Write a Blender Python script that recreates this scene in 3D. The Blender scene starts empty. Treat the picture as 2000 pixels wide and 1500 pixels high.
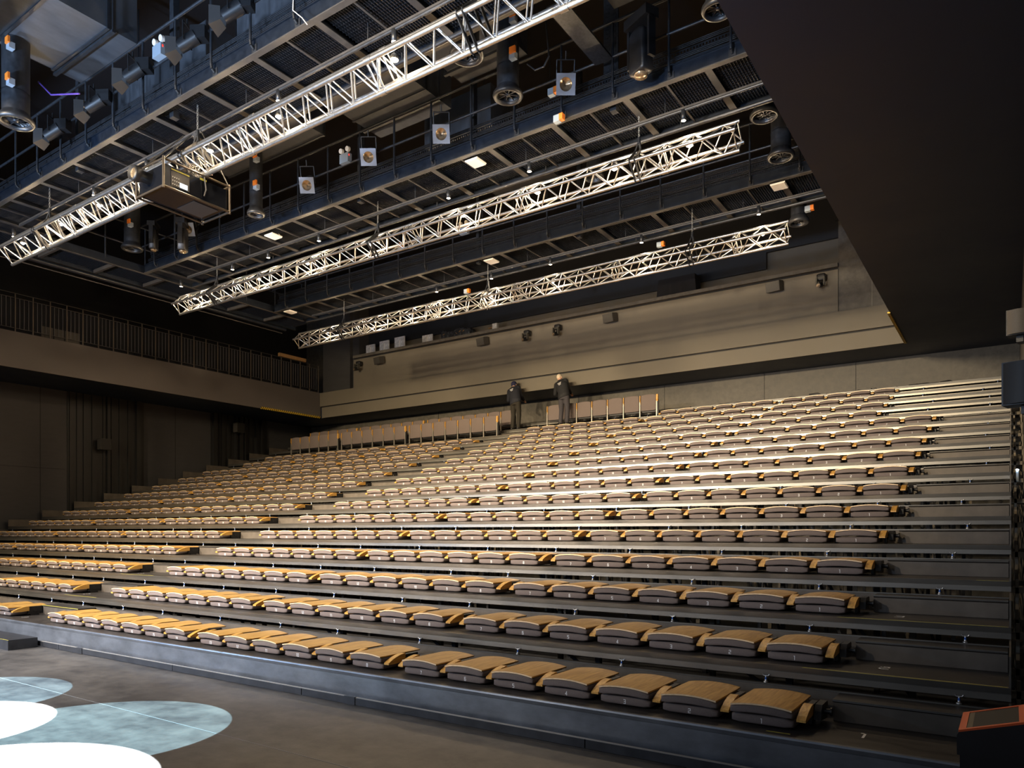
import bpy, bmesh, math, random
from mathutils import Vector, Matrix
random.seed(7)
C = bpy.context.scene.collection
PI = math.pi
# ---------------------------------------------------------------- camera geometry (used to measure positions)
F=1431.0; HOR=1040; EYE=1.58
YAW=math.atan(975/F); CA,SA=math.cos(YAW),math.sin(YAW)
def _ray(px,py):
    u=(px-1000)/F; v=(HOR-py)/F
    return (-SA+u*CA, CA+u*SA, v)
def onY(px,py,Y):
    r=_ray(px,py); t=Y/r[1]; return Vector((r[0]*t,Y,EYE+r[2]*t))
def onX(px,py,X):
    r=_ray(px,py); t=X/r[0]; return Vector((X,r[1]*t,EYE+r[2]*t))
def onZ(px,py,Z):
    r=_ray(px,py); t=(Z-EYE)/r[2]; return Vector((r[0]*t,r[1]*t,Z))
def depth(x,y): return -SA*x+CA*y
def proj(x,y,z):
    d=depth(x,y); return (1000+F*(CA*x+SA*y)/d, HOR-F*(z-EYE)/d)
def rowY(k): return .9*(4.32+k)
def rowZ(k): return .2867+.2934*(k-1)

# ---------------------------------------------------------------- materials
def mat(name, col, rough=.6, metal=0., var=0., scale=8., bump=0., emit=None, estr=0., stretch=(1,1,1), spec=.5, var2=None):
    m=bpy.data.materials.new(name); m.use_nodes=True
    nt=m.node_tree; b=nt.nodes['Principled BSDF']
    b.inputs['Base Color'].default_value=(*col,1); b.inputs['Roughness'].default_value=rough
    b.inputs['Metallic'].default_value=metal
    b.inputs['Specular IOR Level'].default_value=spec
    if emit:
        b.inputs['Emission Color'].default_value=(*emit,1); b.inputs['Emission Strength'].default_value=estr
    if var or bump:
        tc=nt.nodes.new('ShaderNodeTexCoord'); mp=nt.nodes.new('ShaderNodeMapping')
        mp.inputs['Scale'].default_value=stretch
        nt.links.new(tc.outputs['Object'],mp.inputs['Vector'])
        n=nt.nodes.new('ShaderNodeTexNoise'); n.inputs['Scale'].default_value=scale; n.inputs['Detail'].default_value=6
        n.inputs['Roughness'].default_value=.62
        nt.links.new(mp.outputs['Vector'],n.inputs['Vector'])
        if var:
            r=nt.nodes.new('ShaderNodeValToRGB')
            r.color_ramp.elements[0].position=.3; r.color_ramp.elements[1].position=.7
            hi=var2 or tuple(min(1,c*(1+var)) for c in col); lo=tuple(c*(1-var) for c in col)
            r.color_ramp.elements[0].color=(*lo,1); r.color_ramp.elements[1].color=(*hi,1)
            nt.links.new(n.outputs['Fac'],r.inputs['Fac']); nt.links.new(r.outputs['Color'],b.inputs['Base Color'])
            mr=nt.nodes.new('ShaderNodeMapRange'); mr.inputs['To Min'].default_value=max(0,rough-.1); mr.inputs['To Max'].default_value=min(1,rough+.12)
            nt.links.new(n.outputs['Fac'],mr.inputs['Value']); nt.links.new(mr.outputs['Result'],b.inputs['Roughness'])
        if bump:
            bp=nt.nodes.new('ShaderNodeBump'); bp.inputs['Strength'].default_value=bump; bp.inputs['Distance'].default_value=.01
            nt.links.new(n.outputs['Fac'],bp.inputs['Height']); nt.links.new(bp.outputs['Normal'],b.inputs['Normal'])
    return m
def wood_mat(name, c1, c2, rough=.38, axis='Y', sc=1.):
    m=bpy.data.materials.new(name); m.use_nodes=True; nt=m.node_tree; b=nt.nodes['Principled BSDF']
    b.inputs['Roughness'].default_value=rough
    tc=nt.nodes.new('ShaderNodeTexCoord'); oi=nt.nodes.new('ShaderNodeObjectInfo')
    mp=nt.nodes.new('ShaderNodeMapping'); mp.inputs['Scale'].default_value=(26*sc,2.2*sc,26*sc) if axis=='Y' else (2.2*sc,26*sc,26*sc)
    add=nt.nodes.new('ShaderNodeVectorMath'); add.operation='ADD'
    mul=nt.nodes.new('ShaderNodeVectorMath'); mul.operation='MULTIPLY'
    cmb=nt.nodes.new('ShaderNodeCombineXYZ')
    for i in range(3): nt.links.new(oi.outputs['Random'],cmb.inputs[i])
    mul.inputs[1].default_value=(9,17,3)
    nt.links.new(cmb.outputs[0],mul.inputs[0]); nt.links.new(tc.outputs['Object'],add.inputs[0]); nt.links.new(mul.outputs[0],add.inputs[1])
    nt.links.new(add.outputs[0],mp.inputs['Vector'])
    n=nt.nodes.new('ShaderNodeTexNoise'); n.inputs['Scale'].default_value=2.0; n.inputs['Detail'].default_value=7; n.inputs['Distortion'].default_value=.6
    nt.links.new(mp.outputs['Vector'],n.inputs['Vector'])
    r=nt.nodes.new('ShaderNodeValToRGB'); r.color_ramp.elements[0].position=.33; r.color_ramp.elements[1].position=.66
    r.color_ramp.elements[0].color=(*c1,1); r.color_ramp.elements[1].color=(*c2,1)
    nt.links.new(n.outputs['Fac'],r.inputs['Fac']); nt.links.new(r.outputs['Color'],b.inputs['Base Color'])
    return m
M={}
M['wood']=wood_mat('oak_veneer',(.40,.205,.048),(.62,.37,.105))
M['wood_edge']=mat('oak_edge',(.82,.60,.36),.35,var=.15,scale=30)  # lightened so the colour carries the edge's glossy highlight
M['arm']=wood_mat('oak_armrest',(.44,.21,.04),(.68,.39,.09),sc=1.4)
M['fabric']=mat('seat_fabric',(.148,.119,.110),.85,var=.12,scale=160,bump=.15,spec=.25)
M['black']=mat('black_plastic',(.012,.012,.013),.42,var=.2,scale=30)
M['blackmet']=mat('black_painted_steel',(.021,.023,.027),.38,metal=.0,var=.35,scale=14,bump=.05,spec=.6)
M['beamsteel']=mat('dark_beam_steel',(.009,.013,.021),.36,metal=.1,var=.3,scale=9,bump=.05)
M['flange']=mat('grey_flange_steel',(.060,.056,.054),.5,metal=.2,var=.2,scale=9)
M['white']=mat('white_paint',(.75,.75,.76),.6)
M['deck']=mat('black_deck_board',(.030,.026,.024),.42,var=.35,scale=5,stretch=(1,2.5,1),bump=.08,var2=(.052,.046,.040))
M['nose']=mat('anodised_nosing',(.19,.18,.16),.35,metal=.8,var=.12,scale=3,stretch=(.5,3,3))
M['riser']=mat('riser_board',(.105,.088,.070),.5,metal=.2,var=.25,scale=5)
M['skirt']=mat('skirt_sheet_steel',(.17,.185,.21),.34,metal=.5,var=.3,scale=2.6,stretch=(1,1,2),bump=.06)
M['kick']=mat('kick_board',(.035,.037,.043),.38,metal=.2,var=.3,scale=6)
M['zinc']=mat('zinc_plated',(.62,.62,.62),.3,metal=.9)
M['blue']=mat('blue_sleeve',(.03,.12,.45),.4)
M['post']=mat('raw_steel_post',(.17,.14,.10),.5,metal=.4,var=.3,scale=6)
M['darkpost']=mat('dark_steel_post',(.02,.02,.022),.5)
M['yellow']=mat('yellow_tape',(.48,.42,.06),.5,var=.25,scale=40)
M['alu']=mat('truss_aluminium',(.60,.60,.60),.30,metal=.95,var=.05,scale=25)
M['strap']=mat('black_strap',(.015,.015,.016),.7)
M['chain']=mat('steel_chain',(.5,.5,.48),.35,metal=.8)
M['galwall']=mat('taupe_gallery_paint',(.128,.111,.084),.6,var=.05,scale=1.4)
M['galleft']=mat('taupe_side_gallery_paint',(.125,.112,.105),.6,var=.05,scale=1.4)
M['darkwall']=mat('charcoal_wall',(.040,.039,.040),.55,var=.14,scale=3,stretch=(1,1,4))
M['concwall']=mat('taupe_concrete',(.095,.085,.070),.6,var=.3,scale=9,bump=.05)
M['soffit']=mat('dark_soffit_paint',(.009,.019,.044),.5,var=.08,scale=.8)  # base made bluer, putting the cool light's tint into the colour
M['blackwall']=mat('black_wall',(.010,.010,.011),.6,var=.2,scale=2)
M['blackpanel']=mat('black_panel',(.012,.012,.012),.4,var=.2,scale=8,stretch=(6,6,.4))
M['groove']=mat('dark_groove',(.006,.006,.008),.7)
M['grille']=mat('speaker_grille',(.010,.0095,.009),.5,var=.35,scale=220)
M['spk']=mat('speaker_cabinet',(.05,.046,.04),.5,var=.2,scale=60)
M['duct']=mat('grey_duct_board',(.058,.063,.072),.55,metal=.15,var=.3,scale=2.2,stretch=(3,1,1),bump=.05)
M['orange']=mat('orange_box',(.75,.20,.02),.5)
M['grey']=mat('grey_plastic',(.28,.33,.38),.5)
M['frame']=mat('grey_frame',(.24,.27,.33),.5)
M['barn']=mat('dark_barn_door',(.045,.042,.040),.5)
M['lens']=mat('lens_glass',(.10,.08,.06),.22,metal=.7,var=.6,scale=12,var2=(.85,.62,.38))  # gold reflection painted into the lens colour as blotches
M['ap']=mat('white_panel',(.80,.76,.70),.5)
M['tray']=mat('galvanised_tray',(.050,.054,.062),.38,metal=.6,var=.35,scale=25)
M['cable']=mat('black_cable',(.012,.012,.014),.5)
M['foil']=mat('silver_foil',(.75,.75,.76),.4,metal=.2,var=.35,scale=14,bump=.2)
M['bulb']=mat('lamp_glow',(1,.8,.5),.5,emit=(1.0,.72,.40),estr=160)
M['bulbd']=mat('downlight_glow',(1,.85,.6),.5,emit=(1.0,.80,.55),estr=14)
M['led']=mat('blue_white_lamp',(.8,.9,1),.5,emit=(.55,.75,1.),estr=40)
M['screen']=mat('lit_display',(.4,.5,.6),.4,emit=(.45,.62,.75),estr=.8)
M['redled']=mat('red_led',(.6,.02,.02),.4,emit=(1,.05,.03),estr=1.2)
M['orangeframe']=mat('orange_frame',(.70,.11,.02),.5)
M['inset']=mat('inset_beige',(.10,.08,.05),.6)
M['gloss']=mat('gloss_black',(.006,.007,.010),.15)
M['hi']=mat('satin_black_body',(.008,.009,.014),.3,var=.3,scale=3)
M['jacket']=mat('black_jacket',(.006,.0065,.009),.8,var=.2,scale=40)
M['jacket2']=mat('navy_jacket',(.007,.0085,.016),.8,var=.2,scale=40)
M['trouser']=mat('grey_trousers',(.036,.033,.040),.85,var=.2,scale=40)
M['trouser2']=mat('dark_olive_trousers',(.017,.014,.009),.85,var=.2,scale=40)
M['skin']=mat('skin',(.55,.33,.23),.55)
M['hair']=mat('cropped_pale_hair',(.60,.50,.38),.7)
M['cap']=mat('navy_beanie',(.012,.014,.05),.85)
M['shoe']=mat('black_shoe',(.01,.01,.01),.6)
M['curtain']=mat('black_gauze',(.008,.009,.013),.9,var=.2,scale=30)
M['woodboard']=mat('plywood_board',(.35,.20,.08),.6,var=.2,scale=12)
M['green']=mat('green_tape',(.25,.75,.03),.5)
M['purple']=mat('purple_cable',(.10,.05,.30),.5)
# floor: polished dark concrete with stains and one thin joint
def floor_mat():
    m=bpy.data.materials.new('dark_concrete'); m.use_nodes=True; nt=m.node_tree; b=nt.nodes['Principled BSDF']
    tc=nt.nodes.new('ShaderNodeTexCoord')
    def noise(s,d,st=(1,1,1)):
        mp=nt.nodes.new('ShaderNodeMapping'); mp.inputs['Scale'].default_value=st; nt.links.new(tc.outputs['Object'],mp.inputs['Vector'])
        n=nt.nodes.new('ShaderNodeTexNoise'); n.inputs['Scale'].default_value=s; n.inputs['Detail'].default_value=d; n.inputs['Roughness'].default_value=.65
        nt.links.new(mp.outputs['Vector'],n.inputs['Vector']); return n
    n1=noise(.9,8,(1,1.6,1)); n2=noise(6,6); n3=noise(28,3,(1,3,1))
    r=nt.nodes.new('ShaderNodeValToRGB'); e=r.color_ramp.elements
    e[0].position=.40; e[0].color=(.034,.033,.034,1); e[1].position=.62; e[1].color=(.118,.110,.100,1)
    mx=nt.nodes.new('ShaderNodeMath'); mx.operation='MULTIPLY_ADD'; mx.inputs[1].default_value=.38
    nt.links.new(n2.outputs['Fac'],mx.inputs[0])
    s=nt.nodes.new('ShaderNodeMath'); s.operation='MULTIPLY'; s.inputs[1].default_value=.64; nt.links.new(n1.outputs['Fac'],s.inputs[0]); nt.links.new(s.outputs[0],mx.inputs[2])
    nt.links.new(mx.outputs[0],r.inputs['Fac']); nt.links.new(r.outputs['Color'],b.inputs['Base Color'])
    mr=nt.nodes.new('ShaderNodeMapRange'); mr.inputs['To Min'].default_value=.38; mr.inputs['To Max'].default_value=.62
    nt.links.new(n1.outputs['Fac'],mr.inputs['Value']); nt.links.new(mr.outputs['Result'],b.inputs['Roughness'])
    bp=nt.nodes.new('ShaderNodeBump'); bp.inputs['Strength'].default_value=.12; bp.inputs['Distance'].default_value=.01
    nt.links.new(n3.outputs['Fac'],bp.inputs['Height']); nt.links.new(bp.outputs['Normal'],b.inputs['Normal'])
    return m
M['floor']=floor_mat()
def hazard_mat():
    m=bpy.data.materials.new('hazard_stripes'); m.use_nodes=True; nt=m.node_tree; b=nt.nodes['Principled BSDF']
    tc=nt.nodes.new('ShaderNodeTexCoord'); sx=nt.nodes.new('ShaderNodeSeparateXYZ'); nt.links.new(tc.outputs['Object'],sx.inputs[0])
    a=nt.nodes.new('ShaderNodeMath'); a.operation='MULTIPLY_ADD'; a.inputs[1].default_value=.9
    nt.links.new(sx.outputs['Z'],a.inputs[0]); nt.links.new(sx.outputs['Y'],a.inputs[2])
    f=nt.nodes.new('ShaderNodeMath'); f.operation='PINGPONG'; f.inputs[1].default_value=.045; nt.links.new(a.outputs[0],f.inputs[0])
    g=nt.nodes.new('ShaderNodeMath'); g.operation='GREATER_THAN'; g.inputs[1].default_value=.0225; nt.links.new(f.outputs[0],g.inputs[0])
    mx=nt.nodes.new('ShaderNodeMix'); mx.data_type='RGBA'; mx.inputs['A'].default_value=(.01,.01,.01,1); mx.inputs['B'].default_value=(.85,.58,.03,1)
    nt.links.new(g.outputs[0],mx.inputs['Factor']); nt.links.new(mx.outputs['Result'],b.inputs['Base Color'])
    return m
M['hazard']=hazard_mat()

# ---------------------------------------------------------------- mesh builder
class MB:
    def __init__(s): s.v=[]; s.f=[]; s.mi=[]; s.m=0; s.sm=[]
    def poly(s,vs,fs,smooth=False):
        o=len(s.v); s.v+= [tuple(v) for v in vs]; s.f+=[tuple(i+o for i in f) for f in fs]
        s.mi+=[s.m]*len(fs); s.sm+=[smooth]*len(fs)
    def box(s,x0,x1,y0,y1,z0,z1):
        s.poly([(x0,y0,z0),(x1,y0,z0),(x1,y1,z0),(x0,y1,z0),(x0,y0,z1),(x1,y0,z1),(x1,y1,z1),(x0,y1,z1)],
               [(0,3,2,1),(4,5,6,7),(0,1,5,4),(1,2,6,5),(2,3,7,6),(3,0,4,7)])
    def obox(s,mtx,sx,sy,sz):
        vs=[mtx@Vector((a*sx/2,b*sy/2,c*sz/2)) for c in(-1,1) for (a,b) in((-1,-1),(1,-1),(1,1),(-1,1))]
        s.poly(vs,[(0,3,2,1),(4,5,6,7),(0,1,5,4),(1,2,6,5),(2,3,7,6),(3,0,4,7)])
    def bar(s,a,b,w,h,up=(0,0,1)):
        a=Vector(a);b=Vector(b);d=(b-a);L=d.length
        if L<1e-6: return
        d/=L; x=d.cross(Vector(up))
        if x.length<1e-4: x=d.cross(Vector((1,0,0)))
        x.normalize(); z=x.cross(d)
        m=Matrix((x,d,z)).transposed().to_4x4(); m.translation=(a+b)/2
        s.obox(m,w,L,h)
    def tube(s,a,b,r,n=8,r2=None,caps=True):
        a=Vector(a);b=Vector(b);d=b-a
        if d.length<1e-6: return
        d.normalize(); x=d.orthogonal().normalized(); y=d.cross(x); r2=r if r2 is None else r2
        vs=[a+(x*math.cos(2*PI*i/n)+y*math.sin(2*PI*i/n))*r for i in range(n)]+[b+(x*math.cos(2*PI*i/n)+y*math.sin(2*PI*i/n))*r2 for i in range(n)]
        s.poly(vs,[(i,(i+1)%n,n+(i+1)%n,n+i) for i in range(n)],True)
        if caps: s.poly(vs[:n],[tuple(range(n))[::-1]]); s.poly(vs[n:],[tuple(range(n))])
    def path(s,pts,r,n=8):
        for i in range(len(pts)-1): s.tube(pts[i],pts[i+1],r,n)
    def prism(s,prof,x0,x1):   # prof in (y,z), extruded along x
        n=len(prof); vs=[(x0,y,z) for y,z in prof]+[(x1,y,z) for y,z in prof]
        s.poly(vs,[(i,(i+1)%n,n+(i+1)%n,n+i) for i in range(n)]+[tuple(range(n))[::-1],tuple(range(n,2*n))])
    def prismy(s,prof,y0,y1):  # prof in (x,z)
        n=len(prof); vs=[(x,y0,z) for x,z in prof]+[(x,y1,z) for x,z in prof]
        s.poly(vs,[(i,n+i,n+(i+1)%n,(i+1)%n) for i in range(n)]+[tuple(range(n)),tuple(range(n,2*n))[::-1]])
    def lathe(s,prof,c=(0,0,0),n=20,axis='Z'):
        vs=[];k=len(prof)
        for r,h in prof:
            for i in range(n):
                a=2*PI*i/n; p=(r*math.cos(a),r*math.sin(a),h)
                if axis=='Y': p=(p[0],h,p[1])
                vs.append((c[0]+p[0],c[1]+p[1],c[2]+p[2]))
        s.poly(vs,[(j*n+i,j*n+(i+1)%n,(j+1)*n+(i+1)%n,(j+1)*n+i) for j in range(k-1) for i in range(n)],True)
    def disc(s,c,r,n=16,axis='Z'):
        vs=[]
        for i in range(n):
            a=2*PI*i/n; p=(r*math.cos(a),r*math.sin(a),0)
            if axis=='Y': p=(p[0],0,p[1])
            vs.append((c[0]+p[0],c[1]+p[1],c[2]+p[2]))
        s.poly(vs,[tuple(range(n))])
    def ball(s,c,r,n=10,sc=(1,1,1)):
        vs=[];fs=[];m=n//2+1
        for j in range(m+1):
            t=PI*j/m
            for i in range(n):
                a=2*PI*i/n; vs.append((c[0]+sc[0]*r*math.sin(t)*math.cos(a),c[1]+sc[1]*r*math.sin(t)*math.sin(a),c[2]+sc[2]*r*math.cos(t)))
        fs=[(j*n+i,(j+1)*n+i,(j+1)*n+(i+1)%n,j*n+(i+1)%n) for j in range(m) for i in range(n)]
        s.poly(vs,fs,True)
    def mesh(s,name,mats):
        me=bpy.data.meshes.new(name); me.from_pydata(s.v,[],s.f)
        me.polygons.foreach_set('material_index',s.mi); me.polygons.foreach_set('use_smooth',s.sm)
        for m in (mats if isinstance(mats,(list,tuple)) else [mats]): me.materials.append(m)
        me.update(); return me
    def build(s,name,mats,parent=None,loc=(0,0,0),fix=True):
        me=s.mesh(name,mats)
        if fix:
            bm=bmesh.new(); bm.from_mesh(me); bmesh.ops.recalc_face_normals(bm,faces=bm.faces); bm.to_mesh(me); bm.free()
        return link(name,me,parent,loc)
def link(name,me,parent=None,loc=(0,0,0)):
    o=bpy.data.objects.new(name,me); C.objects.link(o); o.location=loc
    if parent: o.parent=parent
    return o
def tag(o,label=None,cat=None,group=None,kind=None):
    if label: o['label']=label
    if cat: o['category']=cat
    if group: o['group']=group
    if kind: o['kind']=kind
    return o
def thing(name,label,cat,loc=(0,0,0),group=None,rz=0):
    o=bpy.data.objects.new(name,None); o.empty_display_size=.1; C.objects.link(o)
    o.location=loc; o.rotation_euler=(0,0,rz); return tag(o,label,cat,group)
def struct(name,mb,m,label=None):
    o=mb.build(name,m); o['kind']='structure'
    if label: o['label']=label
    return o
def box_obj(name,b,m,parent=None,loc=(0,0,0)):
    q=MB(); q.box(*b); return q.build(name,m,parent,loc)
ORD=['front','second','third','fourth','fifth','sixth','seventh','eighth','ninth','tenth','eleventh','twelfth','thirteenth','fourteenth','fifteenth','sixteenth','seventeenth','eighteenth','nineteenth','twentieth']
def ordn(n): return 'first' if n==1 else ORD[n-1]
WORDN=ordn

# ================================================================ ROOM SHELL
q=MB(); q.box(-24.3,1.2,-4,20.9,-.2,0); struct('floor',q,M['floor'],'dark stained concrete hall floor')
q=MB(); q.box(-24.2,.3,3.446,3.4505,.0005,.0025); struct('trim_1',q,mat('floor_joint',(.28,.28,.27),.6),'thin pale joint line across the concrete floor')
q=MB(); q.box(-24.4,-24.1,-4,20.9,0,5.94); struct('wall_left',q,M['darkwall'])
q=MB()
for y in (7.9,10.2): q.box(-24.1,-24.094,y,y+.012,0,5.94)
for y in (14.5,): q.box(-24.1,-24.094,y,y+.012,0,5.94)
q.box(-24.1,-24.094,4,10.9,3.52,3.532)
struct('trim_2',q,M['groove'])
q=MB(); q.box(-24.4,.6,20.5,20.9,0,5.94); struct('wall_back',q,M['concwall'])
q=MB()
for x in (-3.3,-5.6,-8.5,-11.4,-14.3,-17.2): q.box(x,x+.012,20.494,20.5,4.9,5.94)
struct('trim_3',q,M['groove'])
q=MB(); q.box(.16,.5,1.2,20.9,0,12); struct('wall_right',q,M['concwall'])
# upper walls / roof (black box)
q=MB(); q.box(-25.5,-25.2,-4,21.5,5.9,12); struct('wall_left_upper',q,M['blackwall'])
q=MB(); q.box(-25.5,.5,21.2,21.5,5.9,12); struct('wall_back_upper',q,M['concwall'])
q=MB(); q.box(-25.5,.5,-4,21.5,11.6,11.9); struct('ceiling',q,M['groove'])
# gallery slabs (soffits)
q=MB(); q.box(-25.2,-21.82,-4,19.0,5.94,6.88); q.box(-24.4,.5,19.04,21.2,5.94,6.88); struct('ceiling_gallery_underside',q,M['soffit'])
q=MB(); q.box(-1.99,.3,-2,19.04,5.94,11.6); struct('ceiling_right_bulkhead',q,M['soffit'])
# left gallery fascia
q=MB(); q.box(-21.82,-21.78,-4,19.0,5.94,6.90); struct('wall_gallery_left',q,M['galleft'])
# rear gallery fascia : lower panel, groove, upper panel
q=MB(); q.box(-21.72,-1.99,19.0,19.04,5.94,6.335); q.box(-21.82,-1.99,18.96,19.04,6.375,6.89); q.box(-21.82,-1.99,19.03,19.04,6.335,6.375)
struct('wall_gallery_rear',q,M['galwall'])
q=MB(); q.box(-21.8,-1.99,19.022,19.03,6.335,6.375); struct('trim_5',q,M['groove'])
q=MB(); q.box(-20.02,-3.45,19.02,19.12,6.88,7.93); struct('wall_parapet',q,M['galwall'],'taupe parapet panel of the rear gallery')
q=MB(); q.box(-20.02,-3.45,18.98,19.12,7.985,8.08); struct('trim_6',q,M['concwall'],'capping rail along the top of the rear parapet')
q=MB(); q.box(-20.02,-3.45,19.06,19.12,7.93,7.985); struct('trim_7',q,M['groove'])  # dark strip standing for the shadow under the capping rail
# pillars left and right of the parapet
q=MB(); q.box(-21.82,-20.35,19.15,20.4,6.88,11); q.box(-20.35,-20.02,19.3,20.4,6.88,11); struct('wall_pillar_left',q,M['darkwall'])
q=MB(); q.box(-3.45,-1.99,19.06,20.4,6.88,11); struct('wall_pillar_right',q,M['concwall'])
q=MB(); q.box(-2.72,-2.705,19.052,19.06,6.89,9.4); struct('trim_8',q,mat('pale_seam',(.2,.18,.15),.6))
# black hangings above the rear gallery, leaving the lit strip
q=MB(); q.box(-20.0,-3.46,19.9,19.95,6.9,11.5); struct('wall_rear_gallery_back',q,M['galwall'])
q=MB(); q.box(-20.0,-5.35,19.78,19.82,8.54,11.5); struct('wall_black_hanging',q,M['blackwall'])
q=MB(); q.box(-5.35,-3.45,19.78,19.85,8.98,11.5); struct('wall_black_hanging_right',q,M['blackwall'])
q=MB(); q.box(-3.5,-1.99,18.95,19.06,9.1,11.5); struct('wall_black_corner',q,M['blackwall'])
# black ribbed recesses in left wall
for (y0,y1) in ((10.96,13.37),(15.87,18.3)):
    q=MB(); q.box(-24.1,-24.07,y0,y1,0,5.94); y=y0+.05
    i=0
    while y<y1-.1:
        w=random.choice((.05,.09,.14)); d=random.choice((.04,.09,.12))
        q.box(-24.07,-24.07+d,y,min(y+w,y1),0,5.94); y+=w+random.choice((.06,.12,.2))
    struct('wall_left_ribbed_panel',q,M['blackpanel'])
# warning tape
box_obj('hazard_tape',(-21.79,-21.765,16.3,18.97,5.925,6.0),M['hazard'])
tag(bpy.data.objects['hazard_tape'],'yellow and black striped edge tape under left gallery corner','tape','striped edge tape')
o=box_obj('hazard_tape',(-2.03,-1.98,16.2,19.0,5.915,5.95),M['hazard']); tag(o,'yellow and black striped edge tape on corner of dark right bulkhead','tape','striped edge tape')

# ================================================================ SEATING PLATFORMS
XL,XR=-23.93,0.0
pinm=None
def pin_mesh():
    q=MB(); q.m=0
    q.lathe([(0,0),(.022,0),(.022,.012),(.012,.014),(.012,.03)],n=10)
    q.m=0; q.lathe([(.008,.05),(.008,.062),(0,.062)],n=8)
    q.m=1; q.lathe([(.009,.03),(.009,.05)],n=8)
    q.m=0; q.path([(-.030,0,.075),(-.02,0,.062),(.02,0,.062),(.030,0,.075)],.005,6)
    return q.mesh('locking_pin',[M['zinc'],M['blue']])
PIN=pin_mesh()
def post_mesh(h,m,w=.05): 
    q=MB(); q.box(-w/2,w/2,-w/2,w/2,0,h); return q.mesh('support_post',m)
for k in range(1,18):
    y,z=rowY(k),rowZ(k)
    word = 'front' if k==1 else ('topmost' if k==17 else ordn(k))
    lab='%s stepped seating platform from the floor, dark deck with metal nosing'%word if 1<k<17 else ('front lowest seating platform with tall sheet metal skirt' if k==1 else 'topmost seating platform below the rear wall')
    t=thing('seating_platform',lab,'platform',((XL+XR)/2,y,0),'stepped seating platforms'); X0=(XL-XR)/2; X1=-X0
    q=MB(); q.box(X0,X1,.03,.9,z-.035,z-.001); q.build('deck',M['deck'],t)
    q=MB()
    if k==1:
        q.prism([(0,z),(.03,z),(.03,z-.04),(.004,z-.04),(-.004,z-.012)],X0,X1); q.build('nosing',M['skirt'],t)
        q=MB(); q.box(X0,X1,.006,.026,.055,z-.042); q.build('front_skirt',M['skirt'],t)
        q=MB()
        for i,(xa,xb) in enumerate(((X0,-8.0+0),(-8+.01,1.4),(1.41,4.1),(4.11,6.3),(6.31,9.4),(9.41,X1))):
            q.box(xa,xb,-.09,-.075,.012,.076)
        q.build('kick_board',M['kick'],t)
        q=MB(); q.box(X0,X1,-.088,-.06,.0762,.080); q.build('kick_board_edge',mat('pale_edge_trim',(.38,.36,.33),.4,metal=.4),t)
        q=MB()
        for xx in (1.90,-3.1,6.9): q.box(xx,xx+.14,-.097,-.074,.01,.083)
        q.build('joint_cover',M['kick'],t)
    else:
        q.prism([(-.009,z),(.045,z),(.045,z-.088),(-.003,z-.088),(-.003,z-.046),(.0,z-.042)],X0,X1); q.build('nosing',M['nose'],t)
    if k<17:
        q=MB(); q.prism([(.862,z),(.872,z),(.872,z+.152),(.905,z+.152),(.905,z+.156),(.862,z+.156)],X0,X1); q.build('riser_board',M['riser'],t)
        q=MB(); q.box(X0,X1,.858,.866,z+.148,z+.1575); q.build('riser_edge',M['nose'],t)
        # locking pins
        for i in range(21):
            xx=X1-.35-i*1.16+random.uniform(-.18,.18)
            if xx<X0+.1: continue
            link('locking_pin',PIN,t,(xx,.885,z+.156)).scale=(.85,.85,.85)
        # end plates
        for xx in (X0,X1-.012):
            q=MB(); q.box(xx,xx+.012,.0,.9,z-.09,z+.20); q.build('end_plate',M['riser'],t)
    # support posts and braces (seen through the slots)
    pm=post_mesh(z-.1,M['post'] if k%2 else M['darkpost'])
    if k>1:
        for i in range(14):
            if X1-.7-i*1.75-(k%3)*.4>X0+.1: link('support_post',pm,t,(X1-.7-i*1.75-(k%3)*.4,.55,0))
        q=MB(); q.bar((0,.58,.15),(-.45,.58,z-.12),.03,.015,up=(0,1,0)); cbm=q.mesh('cross_brace',M['darkpost'])
        for i in range(12): link('cross_brace',cbm,t,(X1-.7-i*1.75-(k%3)*.4,0,0))
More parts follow.
